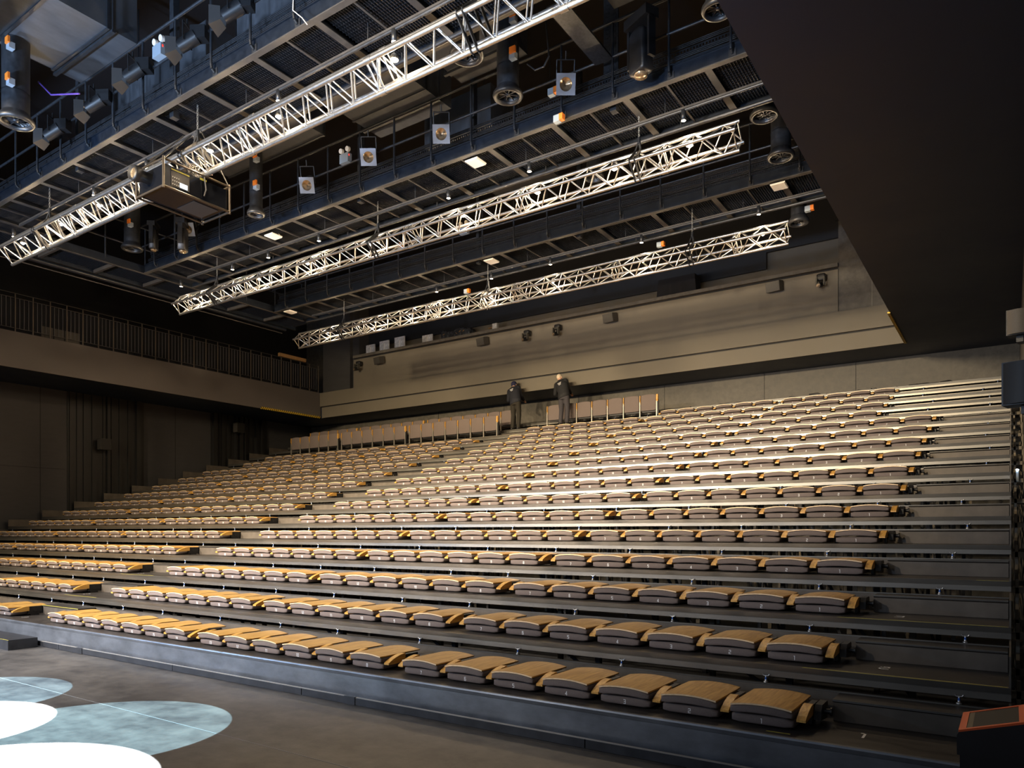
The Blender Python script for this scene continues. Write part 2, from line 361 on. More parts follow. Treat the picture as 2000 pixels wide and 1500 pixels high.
# yellow tapes on nosing, deck markings
DIG={'0':['110','101','101','101','011']}
def glyph(q,ch,s,thk,org,ux,uy,n=Vector((0,0,0))):
    # stroke font on a 2x4 grid, strokes as flat bars
    G={'0':[(0,0,0,4),(0,4,2,4),(2,4,2,0),(2,0,0,0)],'1':[(1,0,1,4),(.3,3.9,1,4)],'2':[(0,3.6,.3,4),(.3,4,2,4),(2,4,2,2.1),(2,2.1,0,1.7),(0,1.7,0,0),(0,0,2,0)],
       '3':[(0,4,2,4),(2,4,2,0),(2,0,0,0),(.5,2,2,2)],'4':[(1.6,0,1.6,4),(1.6,4,0,1.1),(0,1.1,2.1,1.1)],'5':[(2,4,0,4),(0,4,0,2.2),(0,2.2,2,2.2),(2,2.2,2,0),(2,0,0,0)],
       '6':[(2,4,0,4),(0,4,0,0),(0,0,2,0),(2,0,2,2.2),(2,2.2,0,2.2)],'7':[(0,4,2,4),(2,4,.8,0)],'8':[(0,0,0,4),(0,4,2,4),(2,4,2,0),(2,0,0,0),(0,2,2,2)],
       '9':[(2,0,2,4),(2,4,0,4),(0,4,0,2),(0,2,2,2),(2,0,0,0)],
       'A':[(0,0,0,3.4),(0,3.4,.6,4),(.6,4,1.4,4),(1.4,4,2,3.4),(2,3.4,2,0),(0,1.8,2,1.8)],'B':[(0,0,0,4),(0,4,1.7,4),(1.7,4,1.7,2.1),(0,2.1,2,2.1),(2,2.1,2,0),(2,0,0,0)],
       'C':[(2,4,0,4),(0,4,0,0),(0,0,2,0)],'D':[(0,0,0,4),(0,4,1.4,4),(1.4,4,2,3),(2,3,2,1),(2,1,1.4,0),(1.4,0,0,0)],'E':[(2,4,0,4),(0,4,0,0),(0,0,2,0),(0,2,1.6,2)],
       'F':[(2,4,0,4),(0,4,0,0),(0,2,1.6,2)],'G':[(2,4,0,4),(0,4,0,0),(0,0,2,0),(2,0,2,2),(2,2,1,2)],'H':[(0,0,0,4),(2,0,2,4),(0,2,2,2)]}
    for a,b,c,d in G[ch]:
        p=Vector((a,b)); r=Vector((c,d)); dd=(r-p); L=dd.length; dd/=L; nn=Vector((-dd.y,dd.x))*thk/2; dd=dd*thk/2
        pts=[p-dd-nn,r+dd-nn,r+dd+nn,p-dd+nn]
        q.poly([org+ux*(t.x*s)+uy*(t.y*s)+n for t in pts],[(0,1,2,3)])
plat=[o for o in C.objects if o.name.startswith('seating_platform')]
for k,x0,x1 in ((1,-1.32,-1.17),(2,-1.28,-.02),(3,-1.2,-.02),(4,-.25,-.02),(2,-12.6,-11.6),(3,-12.6,-11.6)):
    t=plat[k-1]; cx=(XL+XR)/2
    q=MB(); q.box(x0-cx,x1-cx,.006 if k>1 else .09,.018 if k>1 else .102,rowZ(k),rowZ(k)+.0012); q.build('edge_tape',M['yellow'],t)
for k in (1,2,3):
    t=plat[k-1]; q=MB()
    glyph(q,str(k),.017,.55,Vector((-.80-(XL+XR)/2,.27,rowZ(k)+.0012)),Vector((1.6,0,0)),Vector((0,1.6,0)))
    q.build('row_marking',M['white'],t,fix=False)
    q=MB(); glyph(q,str(k),.017,.55,Vector((-12.45-(XL+XR)/2,.22,rowZ(k)+.0012)),Vector((1.4,0,0)),Vector((0,1.4,0)))
    q.build('row_marking',M['white'],t,fix=False)
# aisle half steps
def aisle_step(x0,x1,k,label):
    y,z=rowY(k),rowZ(k)
    t=thing('aisle_step',label,'step',((x0+x1)/2,y,z),'half steps in the aisles'); w=(x1-x0)/2-.004
    q=MB(); q.box(-w,w,.615,.86,.001,.128); q.build('step_box',M['riser'],t)
    q=MB(); q.prism([(.60,.150),(.862,.150),(.862,.130),(.61,.130),(.596,.138)],-w,w); q.build('tread',M['deck'],t)
    q=MB(); q.box(-w,w,.597,.604,.146,.1515); q.build('edge_strip',M['nose'] if (k>1 or x0>-5) else M['yellow'],t)
for k in range(1,13): aisle_step(-1.015,-.015,k,'low half step in the right-hand aisle on the %s platform'%ordn(k))
for k in range(1,16): aisle_step(-12.66,-11.5,k,'low half step in the centre aisle on the %s platform'%ordn(k))
o=box_obj('step_block',(-12.75,-11.08,4.30,4.66,0,.137),M['kick']); 
q=MB(); q.box(-12.75,-11.08,4.30,4.308,.137,.139); qq=q.build('edge_tape',M['yellow'],o); qq['label']='yellow edge tape'
tag(o,'low black step block on the floor before the centre aisle','step')

# ================================================================ SEATS
def slab(w,y0,y1,zlo,zhi,r,nx=8):
    """rounded upholstered slab; zlo/zhi functions of x"""
    xs=[-w/2+w*i/nx for i in range(nx+1)]
    rings=[]
    for y,ins in ((y0,r),(y0+r*.25,r*.35),(y0+r,0),(y1-r,0),(y1-r*.25,r*.35),(y1,r)):
        top=[];bot=[]
        for x in xs:
            xx=x*(w-2*ins)/w
            zl,zh=zlo(x),zhi(x); edge=min(1,(w/2-abs(x))/ (r*1.2) ) if w/2-abs(x)<r*1.2 else 1
            e=(1-edge)*r*.6
            top.append((xx,y,zh-ins-e)); bot.append((xx,y,zl+ins*.8+e))
        rings.append(top+bot[::-1])
    n=len(rings[0]); vs=[p for R in rings for p in R]
    fs=[(j*n+i,j*n+(i+1)%n,(j+1)*n+(i+1)%n,(j+1)*n+i) for j in range(len(rings)-1) for i in range(n)]
    return vs,fs+[tuple(range(n))[::-1],tuple(range((len(rings)-1)*n,len(rings)*n))]
arch=lambda x,c,w=.41: c*(1-(2*x/w)**2)
def seat_parts(detail=True):
    P={}
    nx=8 if detail else 4
    q=MB(); q.poly(*slab(.408,.185,.60,lambda x:.008,lambda x:.072,.016,nx),smooth=True); P['seat_cushion']=q
    q=MB(); q.poly(*slab(.41,.158,.66,lambda x:.073+arch(x,.013),lambda x:.124+arch(x,.019),.012,nx),smooth=True); P['backrest_cushion']=q
    n=8 if detail else 4; q=MB(); prof=[]
    for i in range(n+1):
        x=-.2+.4*i/n; prof.append((x,.136+arch(x,.019,.4)))
    low=[(x,z-.011) for x,z in prof[::-1]]
    q.m=0; q.prismy(prof+low,.153,.71)
    q.m=1
    for i in range(n):   # pale front edge with its gloss highlight in the colour
        a,b=prof[i],prof[i+1]
        q.poly([(a[0],.1525,a[1]),(b[0],.1525,b[1]),(b[0],.1525,b[1]-.011),(a[0],.1525,a[1]-.011)],[(0,1,2,3)])
    P['backrest_panel']=q
    def arm(x):
        q=MB(); q.m=0
        top=[(.185,.077),(.22,.096),(.27,.117),(.33,.134),(.39,.143),(.415,.143)]
        bot=[(.415,.072),(.33,.066),(.25,.062),(.185,.062)]
        q.prism(top+bot,x-.029,x+.029); return q
    P['armrest']=arm(-.25); P['armrest_right']=arm(.25)
    def brk(x):
        q=MB(); q.box(x-.02,x+.02,.40,.60,.05,.130); q.tube((x-.024,.5,.08),(x+.024,.5,.08),.03,10); q.box(x-.012,x+.012,.44,.56,.0,.06); return q
    P['arm_bracket']=brk(-.25); P['arm_bracket_right']=brk(.25)
    return P
def finish(me):
    bm=bmesh.new(); bm.from_mesh(me); bmesh.ops.recalc_face_normals(bm,faces=bm.faces); bm.to_mesh(me); bm.free(); return me
SP=seat_parts(True)
MM={'seat_cushion':M['fabric'],'backrest_cushion':M['fabric'],'backrest_panel':[M['wood'],M['wood_edge']],'armrest':M['arm'],'armrest_right':M['arm'],'arm_bracket':M['black'],'arm_bracket_right':M['black']}
SM={n:finish(q.mesh(n,MM[n])) for n,q in SP.items()}
NUM={}
def num_mesh(n):
    if n not in NUM:
        q=MB(); st=str(n); s=.0072; wdt=len(st)*2*s+(len(st)-1)*s*.9
        if st[0]=='1' and len(st)==2: wdt-=s*.2
        x=-wdt/2
        for ch in st:
            glyph(q,ch,s,.62,Vector((x,.1835,.022)),Vector((1,0,0)),Vector((0,0,1))); x+=2.9*s
        NUM[n]=q.mesh('seat_number',M['white'])
    return NUM[n]
def seatx_right(n): return -1.375-.5*(n-1)-(.177 if n>7 else 0)-(.177 if n>13 else 0)
def seatx_left(j): return -12.93-.5*(j-1)-(.177 if j>7 else 0)-(.177 if j>13 else 0)
folded=[]; upright=[]; tilted=[]
for k in range(1,17):
    for n in range(1,21):
        if k>=13 and n<3: continue
        x=seatx_right(n)
        if k==16 and n>=14: upright.append(('R',k,n,x)); continue
        if k==15 and n>=14: tilted.append(('R',k,n,x)); continue
        folded.append(('R',k,n,x))
    for j in range(1,21):
        x=seatx_left(j)
        if k>=13 and j>18: continue
        if k>=15: upright.append(('L',k,j,x)); continue
        if proj(x+.2,rowY(k)+.2,rowZ(k))[0]<-6: continue
        folded.append(('L',k,j,x))
folded.sort(key=lambda s:depth(s[3],rowY(s[1])+.2))
near,far=folded[:300],folded[300:]
def right_end(side,n): return n in ((1,8,14) if side=='R' else (1,8,14))
def seat_label(side,k,n,extra='folded flat wooden-backed seat'):
    r='%s row'%ordn(k) if k>1 else 'front row'
    if side=='R': return '%s marked %d in the %s, right-hand block'%(extra,n,r)
    return '%s, %s from the centre aisle, %s, left-hand block'%(extra,ordn(n),r)
for side,k,n,x in near:
    t=thing('folded_seat',seat_label(side,k,n),'seat',(x,rowY(k),rowZ(k)),'folded auditorium seats in rows')
    names=['seat_cushion','backrest_cushion','backrest_panel','armrest','arm_bracket']
    for nm in names: link(nm,SM[nm],t)
    first=right_end(side,n) or (k>=13 and n==3 and side=='R')
    if first:
        link('armrest',SM['armrest_right'],t); link('arm_bracket',SM['arm_bracket_right'],t)
    num=n if side=='R' else 41-n
    link('seat_number',num_mesh(num),t)
# far seats: one merged object
q=MB(); FP=seat_parts(False)
def addp(q,p,off,mi):
    o=len(q.v); q.v+=[(a+off[0],b+off[1],c+off[2]) for a,b,c in p.v]; q.f+=[tuple(i+o for i in f) for f in p.f]; q.mi+=[mi+m for m in p.mi]; q.sm+=p.sm
for side,k,n,x in far:
    off=(x,rowY(k),rowZ(k))
    addp(q,FP['seat_cushion'],off,0); addp(q,FP['backrest_cushion'],off,0); addp(q,FP['backrest_panel'],off,1); addp(q,FP['armrest'],off,3)
    if right_end(side,n): addp(q,FP['armrest_right'],off,3)
    nm=num_mesh(n if side=='R' else 41-n); o=len(q.v)
    q.v+=[(v.co.x+off[0],v.co.y+off[1],v.co.z+off[2]) for v in nm.vertices]
    for p in nm.polygons: q.f.append(tuple(i+o for i in p.vertices)); q.mi.append(4); q.sm.append(False)
o=q.build('folded_seats',[M['fabric'],M['wood'],M['wood_edge'],M['arm'],M['white']])
tag(o,'distant folded seats filling the upper rows of both blocks','seats','folded auditorium seats in rows','stuff')
# tilted folded seats at row 15
for side,k,n,x in tilted:
    t=thing('half_raised_seat','half-raised seat %s from the centre aisle, in front of the upright chairs'%ordn(21-n),'seat',(x,rowY(k),rowZ(k)+.045),'half-raised seats near the persons')
    for nm in ('seat_cushion','backrest_cushion','backrest_panel','armrest'):
        o=link(nm,SM[nm],t); o.rotation_euler=(math.radians(-5),0,0)
    if n==14:
        o=link('armrest',SM['armrest_right'],t); o.rotation_euler=(math.radians(-5),0,0)
    q=MB(); q.box(-.18,.18,.3,.5,-.045,.02); q.build('seat_base',M['black'],t)
    link('seat_number',num_mesh(n),t)
# upright chairs
q=MB(); q.poly(*slab(.435,0,.05,lambda x:.235,lambda x:.665+arch(x,.02,.435),.014,8),smooth=True); UB=finish(q.mesh('backrest',M['fabric']))
q=MB(); q.box(-.2,.2,.05,.062,.25,.60); UW=finish(q.mesh('back_panel',M['wood']))
q=MB(); q.box(-.2,.2,.055,.12,.2,.26); UC=finish(q.mesh('seat_frame',M['black']))
q=MB(); q.box(-.012,.012,-.005,.03,0,.5); UL=finish(q.mesh('leg',mat('brushed_steel_leg',(.42,.39,.34),.4,metal=.6)))
q=MB(); q.prism([(-.01,.66),(.04,.67),(.05,.44),(.02,.42),(-.02,.52)],-.026,.026); UA=finish(q.mesh('armrest',M['arm']))
q=MB(); q.box(-.02,.02,.0,.06,.12,.5); UK=finish(q.mesh('arm_bracket',M['black']))
for side,k,n,x in upright:
    if side=='L': lab='upright raised chair %s from the centre aisle, %s row, left-hand block'%(ordn(n),ordn(k))
    else: lab='upright raised chair %s from the centre aisle beside the standing persons, topmost row'%ordn(21-n)
    t=thing('upright_chair',lab,'chair',(x,rowY(k)+.42,rowZ(k)),'upright chairs in the top rows')
    link('backrest',UB,t); link('back_panel',UW,t); link('seat_frame',UC,t)
    o=link('leg',UL,t,(-.245,0,0)); 
    o=link('armrest_edge',UA,t,(-.238,0,0)); o.scale=(.35,1,1)
    if right_end(side,n) or (side=='R' and n==14):
        link('leg',UL,t,(.245,0,0)); link('armrest',UA,t,(.262,0,0)); link('arm_bracket',UK,t,(.275,0,0))
# aisle end panels of the left block with row letters (parts of the platforms)
PCX=(XL+XR)/2
for k in range(1,15):
    q=MB(); q.box(-.03,.0,.40,.78,.02,.135); pe=q.build('row_end_panel',M['black'],plat[k-1],(-12.665-PCX,0,rowZ(k)))
    q=MB(); q.tube((-.01,.47,.075),(.004,.47,.075),.012,8); q.tube((-.01,.72,.05),(.004,.72,.05),.008,8); q.tube((-.01,.72,.11),(.004,.72,.11),.008,8); q.build('bolts',M['zinc'],pe)
    if k<9:
        q=MB(); glyph(q,'ABCDEFGH'[k-1],.009,.7,Vector((.0015,.555,.06)),Vector((0,1.5,0)),Vector((0,0,1.2))); o=q.build('row_letter',M['white'],pe,fix=False); o['label']='white letter %s'%'ABCDEFGH'[k-1]
# end brackets at the right aisle end of each row
for k in range(1,15):
    x=(-1.09 if k<13 else -2.09)-PCX
    q=MB(); q.prism([(.40,.04),(.60,.02),(.62,.12),(.60,.138),(.44,.138),(.40,.10)],.0,.045); pe=q.build('row_end_bracket',M['black'],plat[k-1],(x,0,rowZ(k)))
    q=MB(); q.tube((.045,.50,.085),(.085,.50,.085),.02,10); q.tube((.085,.50,.085),(.095,.50,.085),.03,8); q.build('knob',M['black'],pe)
    q=MB(); q.box(.045,.16,.78,.80,.015,.055); q.build('side_arm',M['nose'],plat[k-1],(x,0,rowZ(k)))

# ================================================================ TRUSSES
def truss(label,Y,Zc,side,x0,x1,rc,rb,name='lighting_truss'):
    t=thing(name,label,'truss',((x0+x1)/2,Y,Zc),'long box trusses under the catwalks'); L=(x1-x0)/2; h=side/math.sqrt(2)
    cs=[(0,h),(h,0),(0,-h),(-h,0)]
    for (y,z) in cs:
        q=MB(); q.tube((-L,y,z),(L,y,z),rc,12); q.build('chord',M['alu'],t)
    # braces: zig-zag in each face
    n=int(round(2*L/.218)); st=2*L/n
    segs=[]
    for fi in range(4):
        a,b=cs[fi],cs[(fi+1)%4]
        for i in range(n):
            p,qq=(a,b) if (i+fi)%2==0 else (b,a)
            xa=-L+i*st; xb=xa+st
            segs.append(((xa,p[0],p[1]),(xb,qq[0],qq[1])))
        for xx in [-L+.03,L-.03]+[ -L+j*2.5 for j in range(1,int(2*L/2.5)+1)]:
            segs.append(((xx,a[0],a[1]),(xx,b[0],b[1])))
            if abs(xx)<L-.05: segs.append(((xx+.08,a[0],a[1]),(xx+.08,b[0],b[1])))
    cx=(x0+x1)/2
    segs.sort(key=lambda s:depth(s[0][0]+cx,Y))
    for a,b in segs[:100]:
        q=MB(); q.tube(a,b,rb,6,caps=False); q.build('brace',M['alu'],t,fix=False)
    q=MB()
    for a,b in segs[100:]: q.tube(a,b,rb,6,caps=False)
    o=q.build('braces',M['alu'],t,fix=False); o['kind']='stuff'
    q=MB(); q.tube((-.05,0,0),(.05,0,0),rc*1.25,10); cm=q.mesh('coupler',M['alu'])
    for (y,z) in cs:
        for j in range(1,int(2*L/2.5)+1): link('coupler',cm,t,(-L+j*2.5+.04,y,z))
    return t
TR=[('nearest bright aluminium truss carrying the projector',6.38,7.10,.355,-16.25,-2.6,.030,.012),
    ('middle bright aluminium truss of the three',10.2,7.10,.29,-16.75,-3.12,.025,.0105),
    ('farthest aluminium truss, before the rear gallery wall',13.9,7.06,.29,-16.85,-3.36,.025,.0105)]
for a in TR: truss(*a)
# chains + straps
def hang(px,ti,pos):
    Y,Z,side=TR[ti][1],TR[ti][2],TR[ti][3]; x=onY(px,400,Y).x; h=side/math.sqrt(2)
    t=thing('hoist_chain','steel chain with black sling, %s hanging point of the %s truss'%(pos,('nearest','middle','farthest')[ti]),'chain',(x,Y,Z),'chains holding the trusses')
    q=MB(); z=h+.17
    i=0
    while z<.95:
        q.path([(0.0,-.01,z),(0.0,.01,z+.008),(0,.01,z+.03),(0,-.01,z+.04),(0,-.01,z)] if i%2 else [(-.01,0,z),(.01,0,z+.008),(.01,0,z+.03),(-.01,0,z+.04),(-.01,0,z)],.0045,5); z+=.033; i+=1
    q.build('chain_links',M['chain'],t)
    q=MB(); r=h+.03
    q.bar((0,0,h+.18),(.03,0,h+.02),.03,.03); q.bar((0,0,h+.18),(-.05,-.03,h+.02),.025,.02)
    for a,b in (((0,h+.03),(-h-.03,0)),((-h-.03,0),(0,-h-.03)),((0,-h-.03),(h+.03,0)),((h+.03,0),(0,h+.03))):
        q.bar((.03,a[0],a[1]),(.03,b[0],b[1]),.05,.012,up=(1,0,0)); 
        q.bar((-.05,a[0],a[1]),(-.05,b[0],b[1]),.05,.012,up=(1,0,0))
    q.build('sling',M['strap'],t)
    q=MB(); q.tube((0,0,h+.13),(0,0,h+.22),.025,8); q.build('hook',M['blackmet'],t)
for px,ti,pos in ((97,0,'left'),(386,0,'middle'),(930,0,'right'),(424,1,'left'),(738,1,'middle'),(1248,1,'right'),(672,2,'left'),(953,2,'middle'),(1352,2,'right')): hang(px,ti,pos)

LIGHTS=[]
def spot(name,loc,target,energy,col,ang,blend=.4,r=.04):
    l=bpy.data.lights.new(name,'SPOT'); l.energy=energy; l.color=col; l.spot_size=math.radians(ang); l.spot_blend=blend; l.shadow_soft_size=r
    o=bpy.data.objects.new(name,l); C.objects.link(o); o.location=loc
    o.rotation_euler=(Vector(target)-Vector(loc)).to_track_quat('-Z','Y').to_euler(); LIGHTS.append(o); return o
WARM=(1.0,.74,.46)
def point(name,loc,energy,col,r=.03):
    l=bpy.data.lights.new(name,'POINT'); l.energy=energy; l.color=col; l.shadow_soft_size=r
    o=bpy.data.objects.new(name,l); C.objects.link(o); o.location=loc; return o
# truss lamps
def tlamp(px,ti,i,E):
    Y,Z,side=TR[ti][1],TR[ti][2],TR[ti][3]; x=onY(px,400,Y).x
    t=thing('truss_lamp','%s glowing work lamp from the left inside the %s truss'%(ordn(i),('nearest','middle','farthest')[ti]),'lamp',(x,Y,Z+.07),'warm work lamps in the trusses')
    q=MB(); q.lathe([(0,.07),(.035,.065),(.05,.03),(.055,0),(.048,0),(.045,.02)],n=12); q.build('lamp_housing',M['blackmet'],t)
    q=MB(); q.ball((0,0,.002),.028,8); q.build('bulb',M['bulb'],t)
    q=MB(); q.bar((0,0,.07),(0,0,.13),.012,.02); q.build('bracket',M['blackmet'],t)
    point('truss_lamp_light',(x,Y,Z+.03),E,WARM,.035)
ll=[45,120,195,290,410,545,770]
for i,px in enumerate(ll): tlamp(px,0,i+1,45)
for i,px in enumerate([380,505,601,722,905,1050,1200,1347]): tlamp(px,1,i+1,55)
for i,px in enumerate([640,733,800,872,960,1080,1255,1490]): tlamp(px,2,i+1,50)

# ================================================================ CATWALKS
def catwalk(label,Y0,Z,x0,x1,deckw=1.25,pxposts=None):
    t=thing('catwalk',label,'catwalk',((x0+x1)/2,Y0,Z),'lighting catwalks under the roof'); L=(x1-x0)/2; cx=(x0+x1)/2
    q=MB(); q.m=0; q.box(-L,L,0,.012,.02,.20); q.m=0; q.box(-L,L,-.02,.06,.20,.212); q.m=1; q.box(-L,L,-.025,.06,0,.016)
    q.build('edge_beam',[M['beamsteel'],M['flange']],t)
    q=MB(); q.m=0; q.box(-L,L,deckw,deckw+.012,.0,.20); q.m=1; q.box(-L,L,deckw-.04,deckw+.02,-.012,.0); q.build('rear_beam',[M['beamsteel'],M['flange']],t)
    # cross beams
    i=0; x=-3.4-cx
    while x>-L:
        q=MB(); q.m=0; q.box(x-.006,x+.006,.06,deckw-.04,.012,.16); q.m=1; q.box(x-.05,x+.05,.06,deckw-.04,0,.012); q.build('cross_beam',[M['beamsteel'],M['flange']],t)
        q=MB(); q.box(x-.62,x-.59,.06,deckw-.04,.018,.035); q.build('cross_bar',M['flange'],t)
        x-=1.22
    q=MB(); x=-L
    while x<L: q.box(x,x+.006,.06,deckw-.04,.09,.12); x+=.042
    y=.08
    while y<deckw-.04: q.box(-L,L,y,y+.006,.105,.12); y+=.055
    q.build('grating',M['blackmet'],t,fix=False)
    # railing
    xs=[]; x=-3.05-cx
    while x>-L: xs.append(x); x-=.86
    for x in xs:
        q=MB(); q.path([(x,0.03,.06),(x,-.02,.07),(x,-.06,.10),(x,-.07,.16),(x,-.07,1.12)],.019,8); q.box(x-.05,x+.05,-.012,.0,.03,.13); q.build('post',M['blackmet'],t)
    for z,r in ((1.12,.022),(.62,.02)):
        q=MB(); q.tube((-L,-.07,z),(L,-.07,z),r,10); q.build('handrail',M['blackmet'],t)
    for z in (1.1,.6):
        q=MB(); q.tube((-L,deckw+.03,z),(L,deckw+.03,z),.02,8); q.build('rear_handrail',M['blackmet'],t)
    # cable trays, perforated
    for yy,zz in ((.10,.24),(.16,.42)):
        q=MB(); q.m=0
        q.box(-L,L,yy-.0,yy+.004,zz,zz+.018); q.box(-L,L,yy,yy+.004,zz+.05,zz+.07)
        x=-L
        while x<L: q.box(x,x+.022,yy,yy+.004,zz+.018,zz+.05); x+=.045
        q.box(-L,L,yy,yy+.16,zz-.003,zz)
        q.build('cable_tray',M['tray'],t,fix=False)
        q=MB()
        for j in range(3): q.tube((-L,yy-.012-.0*j,zz+.085+.022*j),(L,yy-.012,zz+.085+.022*j),.009,6)
        q.build('cable_bundle',M['cable'],t)
    # lighting pipe below
    q=MB(); q.tube((-L+1,.50,-.16),(L,.50,-.16),.022,10); q.build('lighting_pipe',M['blackmet'],t)
    q=MB(); q.box(-L+1,L,.487,.513,-.145,-.115); q.build('lighting_track',M['flange'],t)
    q=MB(); q.tube((-L+.5,deckw-.13,-.06),(L,deckw-.13,-.06),.03,10); q.build('rear_pipe',M['blackmet'],t)
    q=MB()
    x=-4.2-cx
    while x>-L+1: q.tube((x,.5,-.15),(x,.5,.1),.008,6); q.tube((x,deckw-.13,-.06),(x,deckw-.13,.05),.01,6); x-=2.44
    q.build('pipe_hanger',M['blackmet'],t)
    return t
CW=[('catwalk at top left corner of the roof, nearest the stage',2.15),('catwalk above the nearest truss with barn-door spotlights',6.05),('catwalk behind the nearest truss with square framed spotlights',9.66),('catwalk between the middle and farthest trusses',13.45)]
ZC=7.85
for lab,Y in CW: catwalk(lab,Y,ZC,-17.35,-1.2,1.25 if Y<13 else 1.15)
# perimeter walkway on the left
t=thing('side_walkway','grated walkway along the left side joining the catwalks','walkway',(-17.9,9,ZC))
q=MB(); q.box(-.5,-.44,-9,6,0,.2); q.build('edge_beam',M['beamsteel'],t)
q=MB(); q.m=0; q.box(.5,.512,-9,5.5,.016,.2); q.m=1; q.box(.47,.54,-9,5.5,0,.014); q.build('inner_beam',[M['beamsteel'],M['flange']],t)
q=MB()
for i in range(360): q.box(-.44,.5,-9+i*.0415,-9+i*.0415+.006,.09,.12)
for i in range(17): q.box(-.42+i*.055,-.414+i*.055,-9,6,.105,.12)
q.build('grating',M['blackmet'],t,fix=False)
for i in range(12):
    q=MB(); y=-8.6+i*1.22; q.box(-.44,.47,y,y+.06,0,.08); q.build('cross_beam',M['flange'],t)
for z,r in ((-.08,.05),): 
    q=MB(); q.tube((-.42,-9,z),(-.42,5.6,z),r,12); q.build('side_pipe',M['beamsteel'],t)
q=MB(); q.tube((-.58,-9,-.16),(-.58,5.6,-.16),.014,8); q.build('thin_pipe',M['flange'],t)
for z in (1.1,.6):
    q=MB(); q.tube((.5,-9,z),(.5,5.6,z),.02,8); q.build('handrail',M['blackmet'],t)
for i in range(16):
    q=MB(); q.tube((.5,-8.8+i*.95,.1),(.5,-8.8+i*.95,1.1),.018,8); q.build('post',M['blackmet'],t)
# roof columns / hangers between catwalks
for i,(px,py,Y,w) in enumerate(((156,150,6.3,.10),(341,60,6.3,.10),(1200,60,9.9,.10),(705,300,9.9,.09),(925,180,9.9,.08),(1132,450,13.7,.09),(935,470,13.7,.08))):
    p=onY(px,py,Y); q=MB(); q.box(-w/2,w/2,-.05,.05,ZC,11.4)
    o=q.build('roof_hanger',M['blackmet'],None,(p.x,Y,0)); tag(o,'dark steel hanger column rising through the %s catwalk, %s'%(('nearest','middle','farthest')[0 if Y<7 else 1 if Y<12 else 2],('left','right','far right','left','centre','right','left')[i]),'column','steel hangers from roof to catwalks')
# ducts running toward the rear wall
for i,(x,w,z,y0,y1,lab) in enumerate(((-11.75,1.7,8.95,2.3,5.95,'large grey duct box at top left above the nearest catwalk'),(-12.05,2.9,9.0,6.9,9.3,'wide grey duct behind the projector'),(-8.95,1.7,9.0,6.9,10.0,'wide grey duct in the middle behind the nearest truss'),(-6.9,1.3,9.05,6.9,9.6,'grey duct left of the hanging air nozzle'),(-3.9,1.5,9.0,6.6,9.4,'dark duct at top right beside the bulkhead'),(-8.7,1.6,9.1,10.9,13.3,'dark duct above the middle truss'))):
    t=thing('ventilation_duct',lab,'duct',(x,y0,z),'ventilation ducts under the roof')
    q=MB(); q.box(-w/2,w/2,0,y1-y0,0,.75); q.build('duct_body',M['duct'],t)
    q=MB()
    for j in range(1,int((y1-y0)/.8)+1): q.box(-w/2-.02,w/2+.02,j*.8,j*.8+.04,-.02,.77)
    q.build('duct_flange',M['blackmet'],t)
    q=MB()
    for yy in (.5,y1-y0-.4):
        q.box(-w/2-.06,w/2+.06,yy,yy+.05,-.06,-.02); q.tube((-w/2-.04,yy+.02,-.05),(-w/2-.04,yy+.02,2.4),.01,6); q.tube((w/2+.04,yy+.02,-.05),(w/2+.04,yy+.02,2.4),.01,6)
    q.build('duct_hanger',M['blackmet'],t)
# round vertical air nozzles
def nozzle(px,py,Y,rpx,lab,h=1.6,boxes=True):
    p=onY(px,py,Y); d=depth(p.x,Y); R=rpx*d/F
    t=thing('air_nozzle',lab,'air vent',tuple(p),'round air nozzles hanging between the catwalks')
    q=MB(); q.lathe([(R*.72,.10),(R*.72,h)],n=24); q.lathe([(R*.78,.42),(R*.74,.44)],n=24); q.build('nozzle_duct',M['blackmet'],t)
    q=MB(); q.lathe([(R*.70,.03),(R*.72,.005),(R*.80,-.015),(R*.93,-.01),(R,.02),(R*.97,.05),(R*.80,.10),(R*.72,.14)],n=28); q.build('nozzle_ring',M['blackmet'],t)
    q=MB()
    for j in range(8):
        a=2*PI*j/8; c,s_=math.cos(a),math.sin(a); c2,s2=math.cos(a+.6),math.sin(a+.6)
        q.poly([(R*.15*c,R*.15*s_,.05),(R*.70*c,R*.70*s_,.05),(R*.70*c2,R*.70*s2,.09),(R*.15*c2,R*.15*s2,.09)],[(0,1,2,3)])
        q.bar((R*.12*c,R*.12*s_,.035),(R*.71*c,R*.71*s_,.035),.012,.006)
    q.lathe([(0,.02),(R*.13,.02),(R*.15,.04),(R*.15,.09)],n=12); q.build('swirl_blades',M['tray'],t,fix=False)
    if boxes:
        for zz in (.42,.95):
            q=MB(); q.box(R*.6,R*.6+.10,-R*.55-.05,-R*.55+.03,zz,zz+.09); b=q.build('actuator',M['grey'],t)
            q=MB(); q.box(R*.6+.02,R*.6+.12,-R*.55-.075,-R*.55-.045,zz+.06,zz+.15); q.build('actuator_cover',M['orange'],b)
nozzle(992,190,8.9,30,'black round air nozzle hanging at top centre beside the nearest truss')
nozzle(31,240,4.9,33,'black round air nozzle at the top left edge')
nozzle(1493,228,11.6,28,'black round air nozzle beside the dark bulkhead, above the middle truss end')
nozzle(1525,308,12.9,26,'black round air nozzle beside the dark bulkhead, below the first one')
nozzle(258,487,8.9,20,'black round air nozzle left of the projector')
nozzle(500,420,9.0,17,'black round air nozzle right of the projector')
nozzle(1402,22,8.4,32,'black round air nozzle at the top beside the dark bulkhead')
nozzle(912,110,7.6,34,'black round air nozzle behind the nearest truss, left of the hanging nozzle',1.0,False)
nozzle(1160,348,12.2,20,'black round air nozzle seen behind the middle truss',1.0,False)
nozzle(1560,436,14.9,20,'black round air nozzle by the right end of the farthest truss',1.2)
